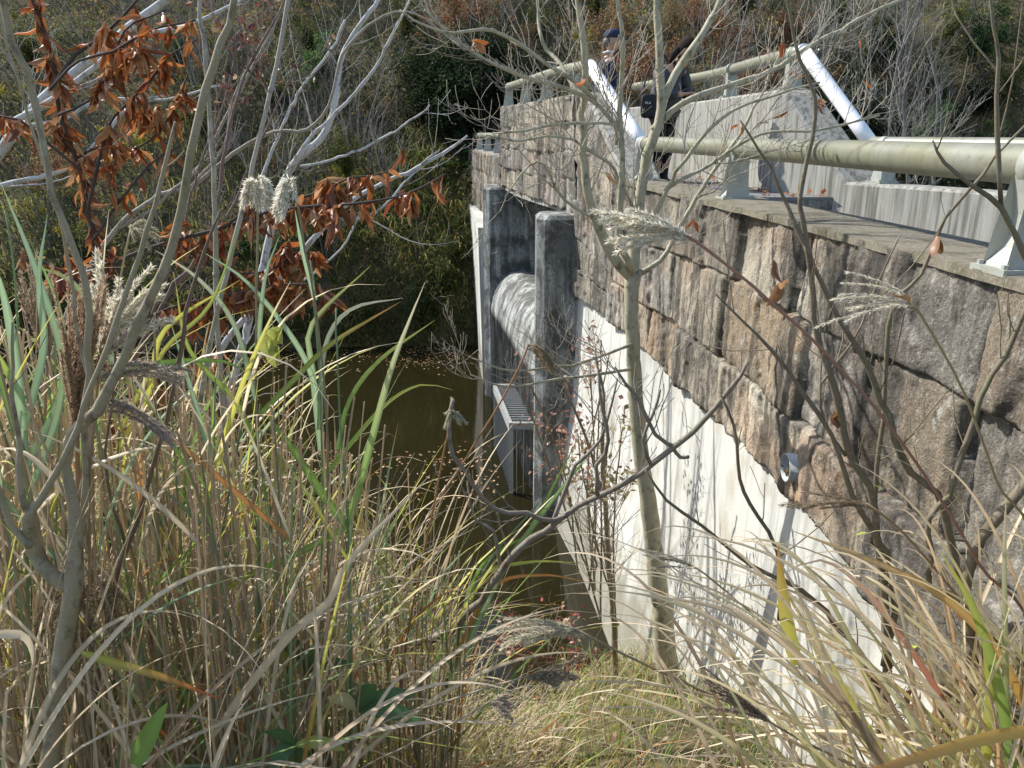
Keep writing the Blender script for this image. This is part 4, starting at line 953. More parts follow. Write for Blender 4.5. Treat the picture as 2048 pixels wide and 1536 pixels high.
for (px, py) in ((955, 285), (985, 300), (930, 320), (945, 255)):
    x, y = px_ground(px, py + 20); put(ft, ff, x, y, U(.8, 1.1), U(0, 6))

# ------------------------------------------------------------------ leaves on the water, grass
rs(51)
N = 16000; x = U(-9, .6, N); y = U(6.2, 19, N)
k = (fbm(x * .35, y * .35, 2.2, 4) * 1.1 + .35 * np.clip((x + 3) / 3, -1, 1) + .12 + .5 * (y > 17.5) > R.random(N) * 1.5) & (x < np.interp(y, BY, BX) - .35) & (x < T(y) - .4)
x, y = x[k], y[k]; N = len(x)
a = U(0, 6.3, N); d = np.stack([np.cos(a), np.sin(a), np.zeros(N)], 1); sd_ = np.stack([-np.sin(a), np.cos(a), np.zeros(N)], 1)
pal = np.array([(.34, .2, .1), (.45, .3, .16), (.25, .12, .06), (.55, .42, .24)])
m = MB(); m.diamonds(np.stack([x, y, np.full(N, WATER + .006)], 1), d, -sd_, U(.035, .09, N), U(.025, .05, N), 1.2 * pal[R.integers(0, 4, N)] * U(.6, 1.2, (N, 1)))
tag(m.build('floating_leaves', M['leaf']), 'fallen tan and brown leaves floating on the dark pond', 'leaves', kind='stuff')

GREEN, BLUEG, YEL, DRY, DRY2, BRN, RUSTY = [np.array(c) for c in ((.19, .30, .07), (.26, .36, .21), (.48, .46, .10), (.66, .55, .38), (.54, .46, .33), (.34, .25, .16), (.48, .23, .07))]
def pick(cols, w, n): 
    w = np.array(w, float); return np.array(cols)[R.choice(len(cols), n, p=w / w.sum())] * U(.7, 1.2, (n, 1))
top_px = lambda px: np.interp(px, [-200, 0, 250, 450, 600, 750, 900, 1050, 1180], [600, 600, 680, 740, 830, 980, 1120, 1270, 1380])
# tall reeds on the near bank: stalks with their leaves
rs(52)
ms, mbk = MB(), MB(); bases, Ls = [], []
N = 860
for i in range(N):
    px = U(-250, 900) if i % 3 else U(-150, 640); d = (1.9 + 3.3 * R.random()**.8) if i % 4 else U(1.9, 2.7)
    if px > 600: d = max(d, 2.6)
    g0 = P(px, 1200, d); x0 = g0[0]; z0 = float(ground_z(x0, d))
    if z0 < WATER: continue
    py = top_px(px) + U(-40, 260); ztop = P(px, py, d)[2]; H = np.clip(ztop - z0, .4, 3.2)
    ln = np.array([R.normal() * .07 + .02, R.normal() * .06]); t = np.linspace(0, 1, 9)[:, None]
    c = np.array([x0, d, z0]) + np.hstack([ln[None, :] * H * t**1.4, H * t]) + np.hstack([R.normal(size=(1, 2)) * .02 * np.sin(t * 3), t * 0])
    col = (DRY2 * [1.05, 1.0, .97] if R.random() < .86 else GREEN * .8 + .16) * U(.7, 1.35)
    ms.tube(c, np.linspace(.0062, .0028, 9) * U(.6, 1.25), 5, col, cap=False)
    for k in range(R.integers(0, 4)):
        j = R.integers(2, 8); bases.append(c[j]); Ls.append(U(.35, .85))
tag(ms.build('reed_stalks', M['blade']), 'dense dry tan and green upright stalks of the tall grass on the near bank', 'reeds', kind='stuff')
bases = np.array(bases); Ls = np.array(Ls); n = len(bases)
kind = R.random(n); cl = np.where((kind < .52)[:, None], pick([DRY, DRY2, BRN], [6, 4, 1], n), np.where((kind < .87)[:, None], pick([GREEN, BLUEG], [4, 4], n), pick([YEL, RUSTY], [3, 1], n)))
az = U(-.9, .9, n) + np.where(R.random(n) < .6, 0, np.pi)
blades(mbk, bases, az, Ls, U(.15, .7, n), np.where(kind < .5, U(.3, 2.4, n), U(.05, 1.0, n)), U(.008, .019, n), cl, S=10, fold=.4, tipc=pick([DRY, YEL, RUSTY], [4, 2, 1], n), mid=1.5, twist=.6)
# leaves from the ground through the stand
n = 1000; px = U(-250, 1100, n); d = 1.7 + 3.9 * R.random(n)**.9; d = np.where(px > 500, np.maximum(d, 2.4 + (px - 500) / 450), d)
bx = np.array([P(a_, 1250, b_)[0] for a_, b_ in zip(px, d)]); bz = ground_z(bx, d); k = bz > WATER - .1; px, d, bx, bz = px[k], d[k], bx[k], bz[k]; n = len(px)
tp_ = top_px(px) + U(100, 420, n); zt_ = np.array([P(a_, b_, e_)[2] for a_, b_, e_ in zip(px, tp_, d)]); L = np.clip((zt_ - bz) * 1.25, .3, 1.9)
kind = R.random(n); cl = np.where((kind < .66)[:, None], pick([DRY, DRY2, BRN], [6, 5, 1], n), np.where((kind < .86)[:, None], pick([GREEN, BLUEG], [3, 3], n), pick([YEL, RUSTY], [3, 1], n)))
blades(mbk, np.stack([bx, d, bz], 1), U(-.7, .7, n) + np.where(R.random(n) < .68, 0, np.pi), L, U(0, .22, n), np.where(R.random(n) < .6, U(.1, .6, n), U(.6, 2.2, n)), U(.006, .017, n), cl, S=10, fold=.4, tipc=pick([DRY, YEL, BRN], [4, 2, 1], n), mid=1.35, twist=.8)
tag(mbk.build('reed_leaves', M['blade']), 'tangle of green, yellow and dry tan blades of tall grass at the left', 'reeds', kind='stuff')
# finer arching grass in the middle, leaning right over the water
rs(53)
n = 1500; px = U(420, 1150, n); d = U(2.9, 6.2, n)
bx = np.array([P(a_, 1330, b_)[0] for a_, b_ in zip(px, d)]); bz = ground_z(bx, d); k = bz > WATER - .15; px, d, bx, bz = px[k], d[k], bx[k], bz[k]; n = len(px)
L = U(.35, 1.05, n) * np.interp(px, [420, 800, 1000, 1180], [1.2, .95, .6, .4])
cl = pick([DRY * 1.1, DRY2, GREEN, YEL, RUSTY, BRN], [7, 4, 3, 4, 1, 1], n)
m = MB(); blades(m, np.stack([bx, d, bz], 1), R.normal(size=n) * .55 + .0, L, U(.05, .45, n), U(.6, 1.9, n), U(.005, .011, n), cl, S=10, fold=.3, tipc=pick([DRY, YEL, RUSTY], [5, 2, 1], n), mid=1.1)
tag(m.build('arching_grass', M['blade']), 'fine arching green and straw grass spilling right over the pond edge', 'grass', kind='stuff')
# short grass on the ground
rs(54)
n = 17000; x = U(-3.2, 1.5, n); y = U(1.2, 6.9, n); z = ground_z(x, y); k = (z > WATER - .03) & (x < T(y) - .08) & (fbm(x * 2, y * 2, 4.4, 3) + .75 > R.random(n)); x, y, z = x[k], y[k], z[k]; n = len(x)
m = MB(); blades(m, np.stack([x, y, z], 1), U(0, 6.3, n), U(.08, .36, n) * np.where(R.random(n) < .06, 2, 1), U(0, .5, n), U(.4, 1.9, n), U(.003, .007, n), pick([GREEN * 1.25, YEL, DRY, DRY2, BRN, RUSTY], [7, 4, 5, 3, 1, .6], n), S=5, fold=.3)
n = 5000; x = U(-3.2, 1.5, n); y = U(1.2, 6.9, n); z = ground_z(x, y); k = (z > WATER) & (x < T(y) - .08); pp = np.stack([x, y, z + U(0, .12, n)], 1)[k]
leaves_flat(m, pp, .045, .025, [(.10, .17, .04), (.3, .2, .1), (.16, .2, .05), (.36, .14, .08), (.4, .32, .2)])
tag(m.build('short_grass', M['blade']), 'short green and straw grass with small weeds on the bank at the foot of the dam', 'grass', kind='stuff')

# sweeping clump of long blades at the lower right, rooted close to the camera
def sweep(mb, ends, starts, ctrl, dd, de, Wd, cE, cM, S=16, fold=.4, gpx=None):
    """blades given by root, bend and tip; all at true distances"""
    n = len(ends); t = np.linspace(0, 1, S)[None, :, None]
    A = np.array([P(a[0], a[1], b_) for a, b_ in zip(starts, dd)]); Cc = np.array([P(a[0], a[1], (b_ + c_) / 2) for a, b_, c_ in zip(ctrl, dd, de)]); E = np.array([P(a[0], a[1], b_) for a, b_ in zip(ends, de)])
    G = A.copy(); G[:, 2] = ground_z(A[:, 0], A[:, 1]) - .02; G[:, 0] += .05
    C = A[:, None] * (1 - t)**2 + 2 * Cc[:, None] * t * (1 - t) + E[:, None] * t**2
    C = np.concatenate([G[:, None], (G[:, None] + A[:, None]) / 2, C], 1)
    S2 = C.shape[1]; tt = np.linspace(0, 1, S2)
    tn = unit(np.gradient(C, axis=1)); s0 = unit(np.cross(tn, np.broadcast_to(np.array([0, -.8, .6]), tn.shape))); nn = np.cross(s0, tn)
    tw = (U(-1.1, 1.1, n)[:, None] + U(-1, 1, n)[:, None] * tt)
    s1 = s0 * np.cos(tw)[..., None] + nn * np.sin(tw)[..., None]
    W = Wd[:, None] * np.clip(1 - tt**3, .05, 1)
    mb.ribbon(C, W, s1, np.full(n, fold), cE, cM)
rs(55)
n = 120
e = np.stack([U(1080, 1800, n), U(1060, 1560, n)], 1); s_ = np.stack([U(1500, 2200, n), U(1560, 1800, n)], 1)
s_[:, 0] = np.maximum(s_[:, 0], e[:, 0] + 260)
c = np.stack([e[:, 0] + (s_[:, 0] - e[:, 0]) * U(.28, .6, n), e[:, 1] - U(-30, 150, n)], 1)
col = pick([DRY * 1.1, DRY2, BRN, YEL, GREEN, RUSTY * .8], [7, 4, 3, 4, 2, 2], n); S2 = 18
tt = np.linspace(0, 1, S2)[None, :, None]; ce = col[:, None, :] * (1 - tt) + (DRY * 1.15) * tt
m = MB(); dd = U(1.5, 2.3, n); sweep(m, e, s_, c, dd, dd + U(-.25, .35, n), U(.008, .015, n), ce, ce * 1.2)
n = 70; e = np.stack([U(1680, 2180, n), U(880, 1350, n)], 1); s_ = np.stack([U(1780, 2250, n), U(1560, 1750, n)], 1)
c = np.stack([(e[:, 0] + s_[:, 0]) / 2 + U(-20, 160, n), e[:, 1] + U(-60, 180, n)], 1)
col = pick([DRY, DRY2, BRN, YEL, GREEN * 1.3, RUSTY], [4, 3, 4, 5, 5, 3], n); ce = col[:, None, :] * (1 - tt) + DRY * tt
dd = U(1.4, 2.2, n); sweep(m, e, s_, c, dd, dd + U(-.2, .3, n), U(.008, .018, n), ce, ce * 1.3)
tag(m.build('sweeping_grass', M['blade']), 'long dry arching blades sweeping left from the lower right corner', 'grass', kind='stuff')
# lower-left dry tangle near the camera
n = 42; s_ = np.stack([U(-200, 700, n), U(1560, 1750, n)], 1); e = np.stack([s_[:, 0] + U(-150, 620, n), U(1080, 1480, n)], 1)
c = np.stack([s_[:, 0] + (e[:, 0] - s_[:, 0]) * U(.2, .6, n), e[:, 1] - U(-60, 120, n)], 1)
col = pick([DRY, DRY2, BRN, YEL, GREEN, RUSTY * .7], [7, 6, 2, 1, 1.5, .5], n); ce = col[:, None, :] * (1 - tt) + DRY * tt
m = MB(); dd = U(1.5, 2.4, n); sweep(m, e, s_, c, dd, dd + U(-.1, .4, n), U(.009, .018, n), ce, ce * 1.25)
tag(m.build('dry_grass', M['blade']), 'bent dry tan leaves tangled in the lower left foreground', 'grass', kind='stuff')

# ------------------------------------------------------------------ single blades and plume stalks one can point to
def one_blade(label, px, d, w, colA, colB, name='grass_blade', mid=1.5):
    q_ = smooth([P(a, b_, d) for a, b_ in px], .04); n_ = len(q_); tt = np.linspace(0, 1, n_)
    r_ = w / 2 / F * zc(q_[0]) * 2; tn = unit(np.gradient(q_, axis=0)); s0 = unit(np.cross(tn, np.array([0, -.9, .4])))
    m = MB(); cA = np.array(colA)[None] * (1 - tt[:, None]**2) + np.array(colB)[None] * tt[:, None]**2
    G = q_[0].copy(); 
    m.ribbon(q_[None], (r_ * np.clip(1 - tt**3, .05, 1) * (.55 + .45 * np.clip(tt * 8, 0, 1)))[None], s0[None], [.35], cA[None], cA[None] * mid)
    return tag(m.build(name, M['blade']), label, 'grass blade')
def leafy_culm(label, stalk, d, lvs, w=9, col=None):
    """one upright green culm with its long leaves"""
    col = BLUEG if col is None else col
    t = thing('reed', label, 'reed', root_at(stalk[0], d)); q_, r_ = limb([(a, b_, w) for a, b_ in stalk], d, jit=.001)
    q_ = np.vstack([[t.location], q_]); r_ = np.append(r_[0], r_)
    m = MB(); m.tube(q_, r_ * np.linspace(1, .35, len(r_)), 7, col); m.build('culm', M['blade'], t)
    for (px, ww, ca, cb) in lvs:
        dl = d + U(-.12, .12); c_ = smooth([P(a, b_, d + (dl - d) * i / (len(px) - 1)) for i, (a, b_) in enumerate(px)], .04); n_ = len(c_); tt = np.linspace(0, 1, n_)
        wr = ww / F * zc(c_[0]); tn = unit(np.gradient(c_, axis=0)); s0 = unit(np.cross(tn, unit(np.array([U(-.3, .3), -.8, U(.1, .6)]))))
        cA = np.array(ca)[None] * (1 - tt[:, None]**2) + np.array(cb)[None] * tt[:, None]**2
        m = MB(); m.ribbon(c_[None], (wr * np.clip(1 - tt**3, .05, 1))[None], s0[None], [.4], cA[None], cA[None] * 1.7); m.build('leaf', M['blade'], t)
rs(61)
leafy_culm('green reed with two long leaves spread in a V above the pond', [(703, 1500), (700, 1250), (696, 1050), (680, 850), (672, 617)], 2.3,
  [([(693, 1052), (640, 980), (586, 898), (523, 815)], 17, GREEN, GREEN * .9), ([(696, 1050), (730, 930), (777, 754), (815, 650), (850, 565)], 15, GREEN * 1.1, DRY),
   ([(696, 1052), (600, 1105), (500, 1150), (350, 1238)], 14, GREEN * 1.1, (.4, .3, .06)), ([(676, 900), (700, 800), (760, 720), (870, 640)], 10, GREEN, YEL)])
leafy_culm('blue-green reed with stiff slanting leaves left of the V-shaped one', [(640, 1300), (645, 1000), (640, 760), (620, 520)], 2.5,
  [([(642, 900), (625, 740), (625, 648), (742, 531)], 12, BLUEG, YEL), ([(640, 860), (650, 700), (700, 620), (806, 596)], 12, BLUEG, DRY), ([(640, 800), (600, 700), (500, 570), (400, 500)], 11, BLUEG, BLUEG),
   ([(630, 600), (605, 500), (590, 420)], 10, BLUEG, BLUEG), ([(644, 960), (760, 820), (840, 770), (905, 780)], 9, GREEN, YEL)])
leafy_culm('stout blue-green reed at the left edge with crossing pale-ribbed leaves', [(60, 1500), (55, 1150), (45, 850), (30, 560), (10, 420)], 2.1,
  [([(50, 900), (30, 700), (0, 560), (-40, 480)], 22, BLUEG, BLUEG), ([(52, 940), (130, 760), (80, 560), (0, 360)], 18, BLUEG, BLUEG), ([(50, 860), (90, 700), (80, 560), (95, 430)], 20, BLUEG * 1.1, BLUEG),
   ([(55, 1000), (120, 820), (125, 640), (60, 480)], 16, BLUEG, GREEN), ([(50, 800), (-10, 700), (-60, 640)], 16, GREEN, YEL)], w=10)
leafy_culm('green reed rising behind the sapling fork with leaves arching both ways', [(230, 1500), (232, 1150), (236, 900), (240, 738)], 2.4,
  [([(238, 745), (332, 725), (449, 723), (504, 752)], 12, GREEN, GREEN), ([(238, 760), (200, 640), (140, 560), (60, 530)], 14, BLUEG, YEL), ([(236, 900), (300, 780), (330, 660), (480, 560)], 12, YEL, YEL), ([(240, 860), (330, 700), (420, 610), (480, 450)], 10, YEL, GREEN)])
leafy_culm('pale green reed with a leaf bent right toward the water', [(520, 1350), (516, 1000), (512, 700)], 2.4,
  [([(520, 830), (586, 762), (664, 687), (800, 604)], 11, GREEN, RUSTY), ([(514, 800), (470, 650), (400, 560), (310, 500)], 12, BLUEG, DRY), ([(514, 720), (530, 560), (560, 470)], 10, BLUEG, BLUEG), ([(518, 900), (470, 800), (380, 700), (350, 560)], 12, GREEN, YEL)])
leafy_culm('green reed leaning over the pond beside the dark branch', [(880, 1420), (940, 1200), (1010, 1080), (1080, 1010)], 2.9,
  [([(900, 1370), (1000, 1150), (1090, 1020), (1200, 880)], 13, BLUEG, GREEN), ([(900, 1350), (980, 1180), (1060, 1060), (1160, 870)], 11, GREEN, GREEN), ([(890, 1380), (940, 1180), (1000, 1100), (1160, 1030)], 9, GREEN, GREEN),
   ([(900, 1330), (960, 1160), (1050, 1125), (1160, 1125)], 11, GREEN * 1.2, YEL), ([(900, 1340), (980, 1180), (1080, 1150), (1180, 1165)], 9, RUSTY, RUSTY)])
one_blade('yellow-green leaf turning red at its tip, low beside the sapling', [(165, 1305), (230, 1325), (330, 1355), (440, 1398)], 1.7, 18, YEL * .8, (.5, .06, .03))
one_blade('upright spotted yellow leaf with curled tip in the right-hand grass', [(1592, 1330), (1575, 1260), (1562, 1170), (1556, 1090)], 1.7, 30, YEL * 1.2, RUSTY, mid=1.1)
one_blade('broad yellow and brown leaf right of the spotted one', [(1760, 1500), (1696, 1403), (1634, 1280), (1590, 1190)], 1.75, 22, YEL, DRY, mid=1.2)
one_blade('thick stiff brown stem with leaf sheath crossing the lower right', [(1800, 1600), (1740, 1480), (1600, 1314), (1460, 1224), (1292, 1188)], 1.6, 17, BRN, DRY, mid=1.3)
one_blade('wide green and yellow leaf cut off at the lower left edge', [(270, 1530), (310, 1450), (335, 1405)], 1.6, 40, GREEN, GREEN * 1.2, mid=1.3)
one_blade('broad orange-brown arching blade at the right edge', [(2080, 1480), (1990, 1300), (1880, 1190), (1740, 1120), (1580, 1060)], 1.7, 20, (.50, .30, .08), (.6, .45, .25), mid=1.3)
one_blade('long green and yellow blade at the lower right edge, leaning left', [(2030, 1600), (2000, 1400), (1950, 1230), (1880, 1100)], 1.6, 24, GREEN * 1.2, YEL, mid=1.2)
one_blade('wide yellow-green blade standing up at the lower right', [(1960, 1600), (1975, 1430), (1970, 1290), (1940, 1180)], 1.65, 22, YEL, GREEN, mid=1.3)
one_blade('low orange blade along the bottom right corner', [(2080, 1455), (1950, 1480), (1780, 1530), (1650, 1570)], 1.4, 26, (.6, .42, .12), (.5, .2, .12), mid=1.3)
one_blade('reddish dry blade with a curled end in front of the stone face', [(1900, 1420), (1800, 1270), (1720, 1170), (1640, 1120), (1560, 1150)], 1.8, 13, (.42, .18, .12), DRY, mid=1.2)
one_blade('pale dry leaf hooking over at the left edge', [(-20, 1270), (40, 1268), (62, 1290), (66, 1330)], 1.5, 18, DRY * 1.2, DRY, mid=1.1)
one_blade('long dry leaf rising from the lower left to a bent loop', [(420, 1480), (500, 1370), (590, 1260), (660, 1200), (700, 1120), (860, 950)], 1.9, 16, DRY, DRY * 1.1, mid=1.15)

def plume(label, stem, d, tuft, n, Lp, dirpx, spread, wst=5, scol=(.42, .32, .2), fluff=(.88, .83, .70), droop=.5, dens=1.0, thick=1.0, sub=None, fold_=0, init=.8):
    """a silver-grass flower head: many beaded strands fanning from the tip of a stalk"""
    q_, r_ = limb([(a, b_, wst) for a, b_ in stem], d, jit=.002, tail=root_at(stem[-1], d if np.isscalar(d) else d[-1]) if stem[-1][1] > 1300 or stem[-1][0] > 1900 else None)
    t = thing('plume_grass', label, 'plume grass', q_[-1], 'silver grass flower heads')
    m = MB(); cc = np.linspace(0, 1, len(q_))[:, None]; m.tube(q_, r_, 6, np.array(scol) * (1 - cc * .2) * [[1, 1, 1]]); m.build('stalk', M['blade'], t)
    hd = MB(); o = q_[0]; d0 = unit(q_[0] - q_[2]); aim = unit(P(dirpx[0], dirpx[1], (d if np.isscalar(d) else d[0])) - o)
    P0, D0, S0, LL = [], [], [], []
    for k in range(n):
        st = o - d0 * U(0, .35) * Lp * .5 * (1 - fold_)
        dd = unit(aim * 1.0 + R.normal(size=3) * spread); L_ = Lp * U(.6, 1.1); ns = 14; pts = [st]; v = unit(d0 * init + dd * .5)
        for j in range(ns): v = unit(v * .75 + dd * .35 + np.array([0, 0, -droop * (j / ns) * .35]) + R.normal(size=3) * .04); pts.append(pts[-1] + v * L_ / ns)
        pts = np.array(pts); hd.tube(pts, .0009, 3, (.45, .38, .27), cap=False)
        nn = int(330 * dens); f_ = np.sort(U(.12, 1, nn)) * (ns - .01); i_ = f_.astype(int); pp = pts[i_] + (pts[np.minimum(i_ + 1, ns)] - pts[i_]) * (f_ - i_)[:, None]
        tn = unit(pts[np.minimum(i_ + 1, ns)] - pts[i_]); P0.append(pp); D0.append(unit(tn + R.normal(size=(nn, 3)) * .28 * thick))
    P0, D0 = np.vstack(P0), np.vstack(D0); sd_ = unit(np.cross(D0, R.normal(size=P0.shape)))
    hd.diamonds(P0, D0, sd_, U(.009, .018, len(P0)) * (.6 + .4 * thick), U(.0013, .0026, len(P0)) * thick, np.array(fluff) * U(.7, 1.25, (len(P0), 1)))
    hd.build('plume', M['plume'], t)
    return t
rs(71)
plume('large cream flower head arching left in front of the stone wall, on a long pink stalk', [(1372, 470, 5), ][0:0] or [(1372, 470), (1420, 505), (1560, 620), (1720, 780), (1850, 950), (1960, 1130), (2060, 1330)], 1.9, 0, 13, .235, (1215, 425), .17, 6, (.45, .27, .2), droop=.35, thick=1.5)
plume('thin beaded flower head over the near stone blocks, stalk bending down right', [(1822, 600), (1860, 660), (1930, 790), (1990, 960), (2060, 1200)], 1.8, 0, 9, .22, (1670, 570), .17, 5, (.42, .36, .2), droop=.35, dens=.8, thick=.8)
plume('thin beaded flower head below the drain pipe', [(1735, 1010), (1800, 1060), (1900, 1180), (2050, 1400)], 1.8, 0, 8, .22, (1560, 985), .15, 5, (.42, .3, .17), (.42, .33, .22), .3, .8, .8)
plume('full cream flower head drooping left low over the water by the dam foot', [(1160, 1262), (1250, 1310), (1400, 1380), (1600, 1480), (1750, 1600)], 1.9, 0, 15, .27, (945, 1225), .13, 5, (.4, .32, .2), (.78, .72, .55), .6, 1.1, 1.2)
plume('pale sparse flower head in front of the white concrete beside the pale trunk', [(1385, 1130), (1450, 1180), (1600, 1330), (1750, 1600)], 1.9, 0, 7, .14, (1285, 1095), .12, 4, (.45, .38, .25), (.6, .55, .45), .3, .7, .8)
plume('small brown drooping flower head left of the dark pillar base', [(1060, 690), (1010, 790), (930, 920), (800, 1130), (700, 1400)], 3.2, 0, 12, .16, (1125, 740), .16, 4, (.42, .26, .14), (.46, .36, .22), 1.0, 1.0, 1.0)
plume('white fluffy upright flower head, the left one of a pair above the orange leaves', [(517, 362), (514, 520), (512, 760), (515, 1100), (525, 1400)], 2.4, 0, 20, .10, (512, 470), .16, 5, (.35, .32, .2), (.88, .84, .72), .3, .6, 1.6, init=.62)
plume('white fluffy upright flower head, the right one of a pair above the orange leaves', [(586, 362), (612, 500), (640, 690), (655, 900), (660, 1350)], 2.3, 0, 20, .11, (582, 470), .16, 5, (.35, .3, .2), (.88, .84, .72), .3, .6, 1.6, init=.62)
plume('big reddish-brown and cream flower head close behind the sapling fork', [(155, 860), (158, 960), (165, 1200), (170, 1500)], 1.9, 0, 26, .42, (172, 470), .085, 9, (.4, .28, .17), (.50, .36, .25), .15, 1.3, 1.3)
plume('bushy cream flower head leaning right behind the sapling', [(205, 700), (190, 820), (185, 1050), (190, 1500)], 2.0, 0, 20, .25, (262, 540), .26, 6, (.4, .3, .18), (.85, .8, .66), .5, 1.4, 1.6)
plume('beaded flower strands reaching right from the sapling at mid height', [(195, 745), (175, 840), (165, 1000), (160, 1500)], 1.85, 0, 6, .26, (370, 680), .22, 5, (.4, .3, .2), (.58, .5, .4), .6, 1.2, 1.5)
plume('drooping single flower strands low right of the sapling', [(200, 800), (185, 900), (180, 1100), (180, 1500)], 1.8, 0, 4, .30, (420, 850), .16, 4, (.4, .3, .2), (.5, .4, .33), .9, 1.2, 1.2)
plume('beige feathery flower head at the far left among green leaves', [(95, 720), (90, 850), (90, 1100), (95, 1500)], 2.5, 0, 18, .34, (62, 480), .10, 6, (.4, .3, .2), (.46, .36, .26), .3, 1.2, 1.4)
plume('small curled cream flower head above the reeds between sapling stems', [(262, 460), (240, 560), (215, 760), (200, 1400)], 2.6, 0, 10, .10, (300, 450), .3, 4, (.45, .4, .25), (.6, .55, .4), 1.6, 1.0, 1.0)
plume('small tangled cream tuft hanging beside the knobby grey branch tip', [(905, 825), (890, 900), (860, 1050), (800, 1400)], 2.5, 0, 14, .055, (930, 850), .9, 4, (.4, .25, .12), (.62, .58, .45), 1.0, .6, 1.0)
plume('woolly tan flower head hanging low behind the sapling trunk', [(180, 1200), (165, 1350), (150, 1560)], 1.9, 0, 22, .30, (170, 1500), .14, 5, (.4, .3, .18), (.42, .33, .2), 1.0, 1.3, 1.5, fold_=1)
plume('faded flower head in the bottom grass right of the water gap', [(1060, 1350), (900, 1400), (760, 1450), (640, 1560)], 1.9, 0, 9, .14, (1190, 1340), .14, 4, (.5, .42, .3), (.45, .38, .27), .3, .9, 1.2)
plume('small wispy cream tuft above the bottom grass', [(985, 1400), (900, 1450), (800, 1500), (700, 1600)], 1.8, 0, 10, .07, (1030, 1420), .5, 4, (.5, .42, .3), (.6, .52, .4), .6, .8, 1.2)
plume('soft grey-brown flower head crossing the lower white concrete', [(1530, 1440), (1600, 1480), (1700, 1530), (1800, 1600)], 1.7, 0, 12, .21, (1380, 1340), .14, 5, (.4, .32, .2), (.42, .34, .27), .2, 1.1, 1.0)

# bamboo-grass sprigs
rs(72)
def sprig(label, c, d, lv, group='bamboo grass sprigs'):
    t = thing('bamboo_grass', label, 'bamboo grass', root_at(c, d), group)
    q_, r_ = limb([(c[0], c[1], 4), (c[0] + 5, c[1] + 90, 5)], d, tail=np.array(t.location)); m = MB(); m.tube(q_, r_, 5, (.2, .2, .08)); m.build('stem', M['blade'], t)
    for (a, b_, ww, cl) in lv:
        A, E = P(c[0], c[1], d), P(a, b_, d + U(-.08, .08)); tt = np.linspace(0, 1, 9); c_ = A[None] * (1 - tt[:, None]) + E[None] * tt[:, None]; c_[:, 2] += .02 * np.sin(tt * np.pi)
        wr = ww / F * zc(A); tn = unit(E - A); s0 = unit(np.cross(tn, [U(-.3, .3), -.8, .5]))
        m = MB(); m.ribbon(c_[None], (wr * np.sin(np.pi * np.clip(tt * .95 + .04, 0, 1))**.7)[None], np.repeat(s0[None], 9, 0)[None], [.2], np.array(cl, float), np.array(cl, float) * 1.2); m.build('leaf', M['leaf'], t)
G1 = (.10, .19, .07)
sprig('bamboo grass sprig with three green leaves and one yellow, mid lower left', (612, 1350), 2.3, [(530, 1285, 34, G1), (572, 1260, 30, G1), (650, 1290, 26, G1), (700, 1326, 26, G1), (522, 1298, 26, (.5, .42, .1))])
sprig('bamboo grass sprig with wide green leaves fanned right, bottom centre left', (716, 1420), 2.1, [(752, 1368, 34, G1), (830, 1388, 34, G1), (842, 1440, 36, G1), (720, 1390, 30, G1), (655, 1395, 26, (.6, .52, .3))])
sprig('bamboo grass sprig at the bottom edge with dark green leaves', (590, 1490), 1.9, [(530, 1462, 30, G1), (600, 1560, 34, G1), (540, 1540, 34, G1), (690, 1500, 26, (.4, .4, .1)), (625, 1545, 26, G1)])
sprig('bamboo grass leaves showing between stalks right of the sapling', (300, 1050), 2.6, [(210, 1042, 34, G1), (370, 1046, 34, G1), (230, 1075, 30, G1)])
t = thing('vine', 'slender vine with pale yellow-green heart-shaped leaves climbing a reed', 'vine', root_at((545, 1200), 2.35))
q_, r_ = limb([(545, 640, 3), (548, 760, 3), (538, 900, 3), (542, 1100, 3), (545, 1250, 3)], 2.35, jit=.01); m = MB(); m.tube(np.vstack([q_, [t.location]]), .0018, 5, (.3, .28, .1)); m.build('stem', M['blade'], t)
m = MB(); c = [(540, 650), (565, 655), (530, 668), (552, 690), (540, 965), (538, 1010), (545, 1050), (555, 910), (538, 1080)]
pp = np.array([P(a, b_, 2.33) for a, b_ in c]); dn = unit(R.normal(size=(len(c), 3)) * .35 + [0, 0, -1.]); leaf_s = unit(np.cross(dn, [[0, -1, .2]] * len(c)) + R.normal(size=(len(c), 3)) * .25)
leaves_hang(m, pp, .06, .048, [(.52, .55, .14)], 12, .4, .8); m.build('leaves', M['leaf'], t)

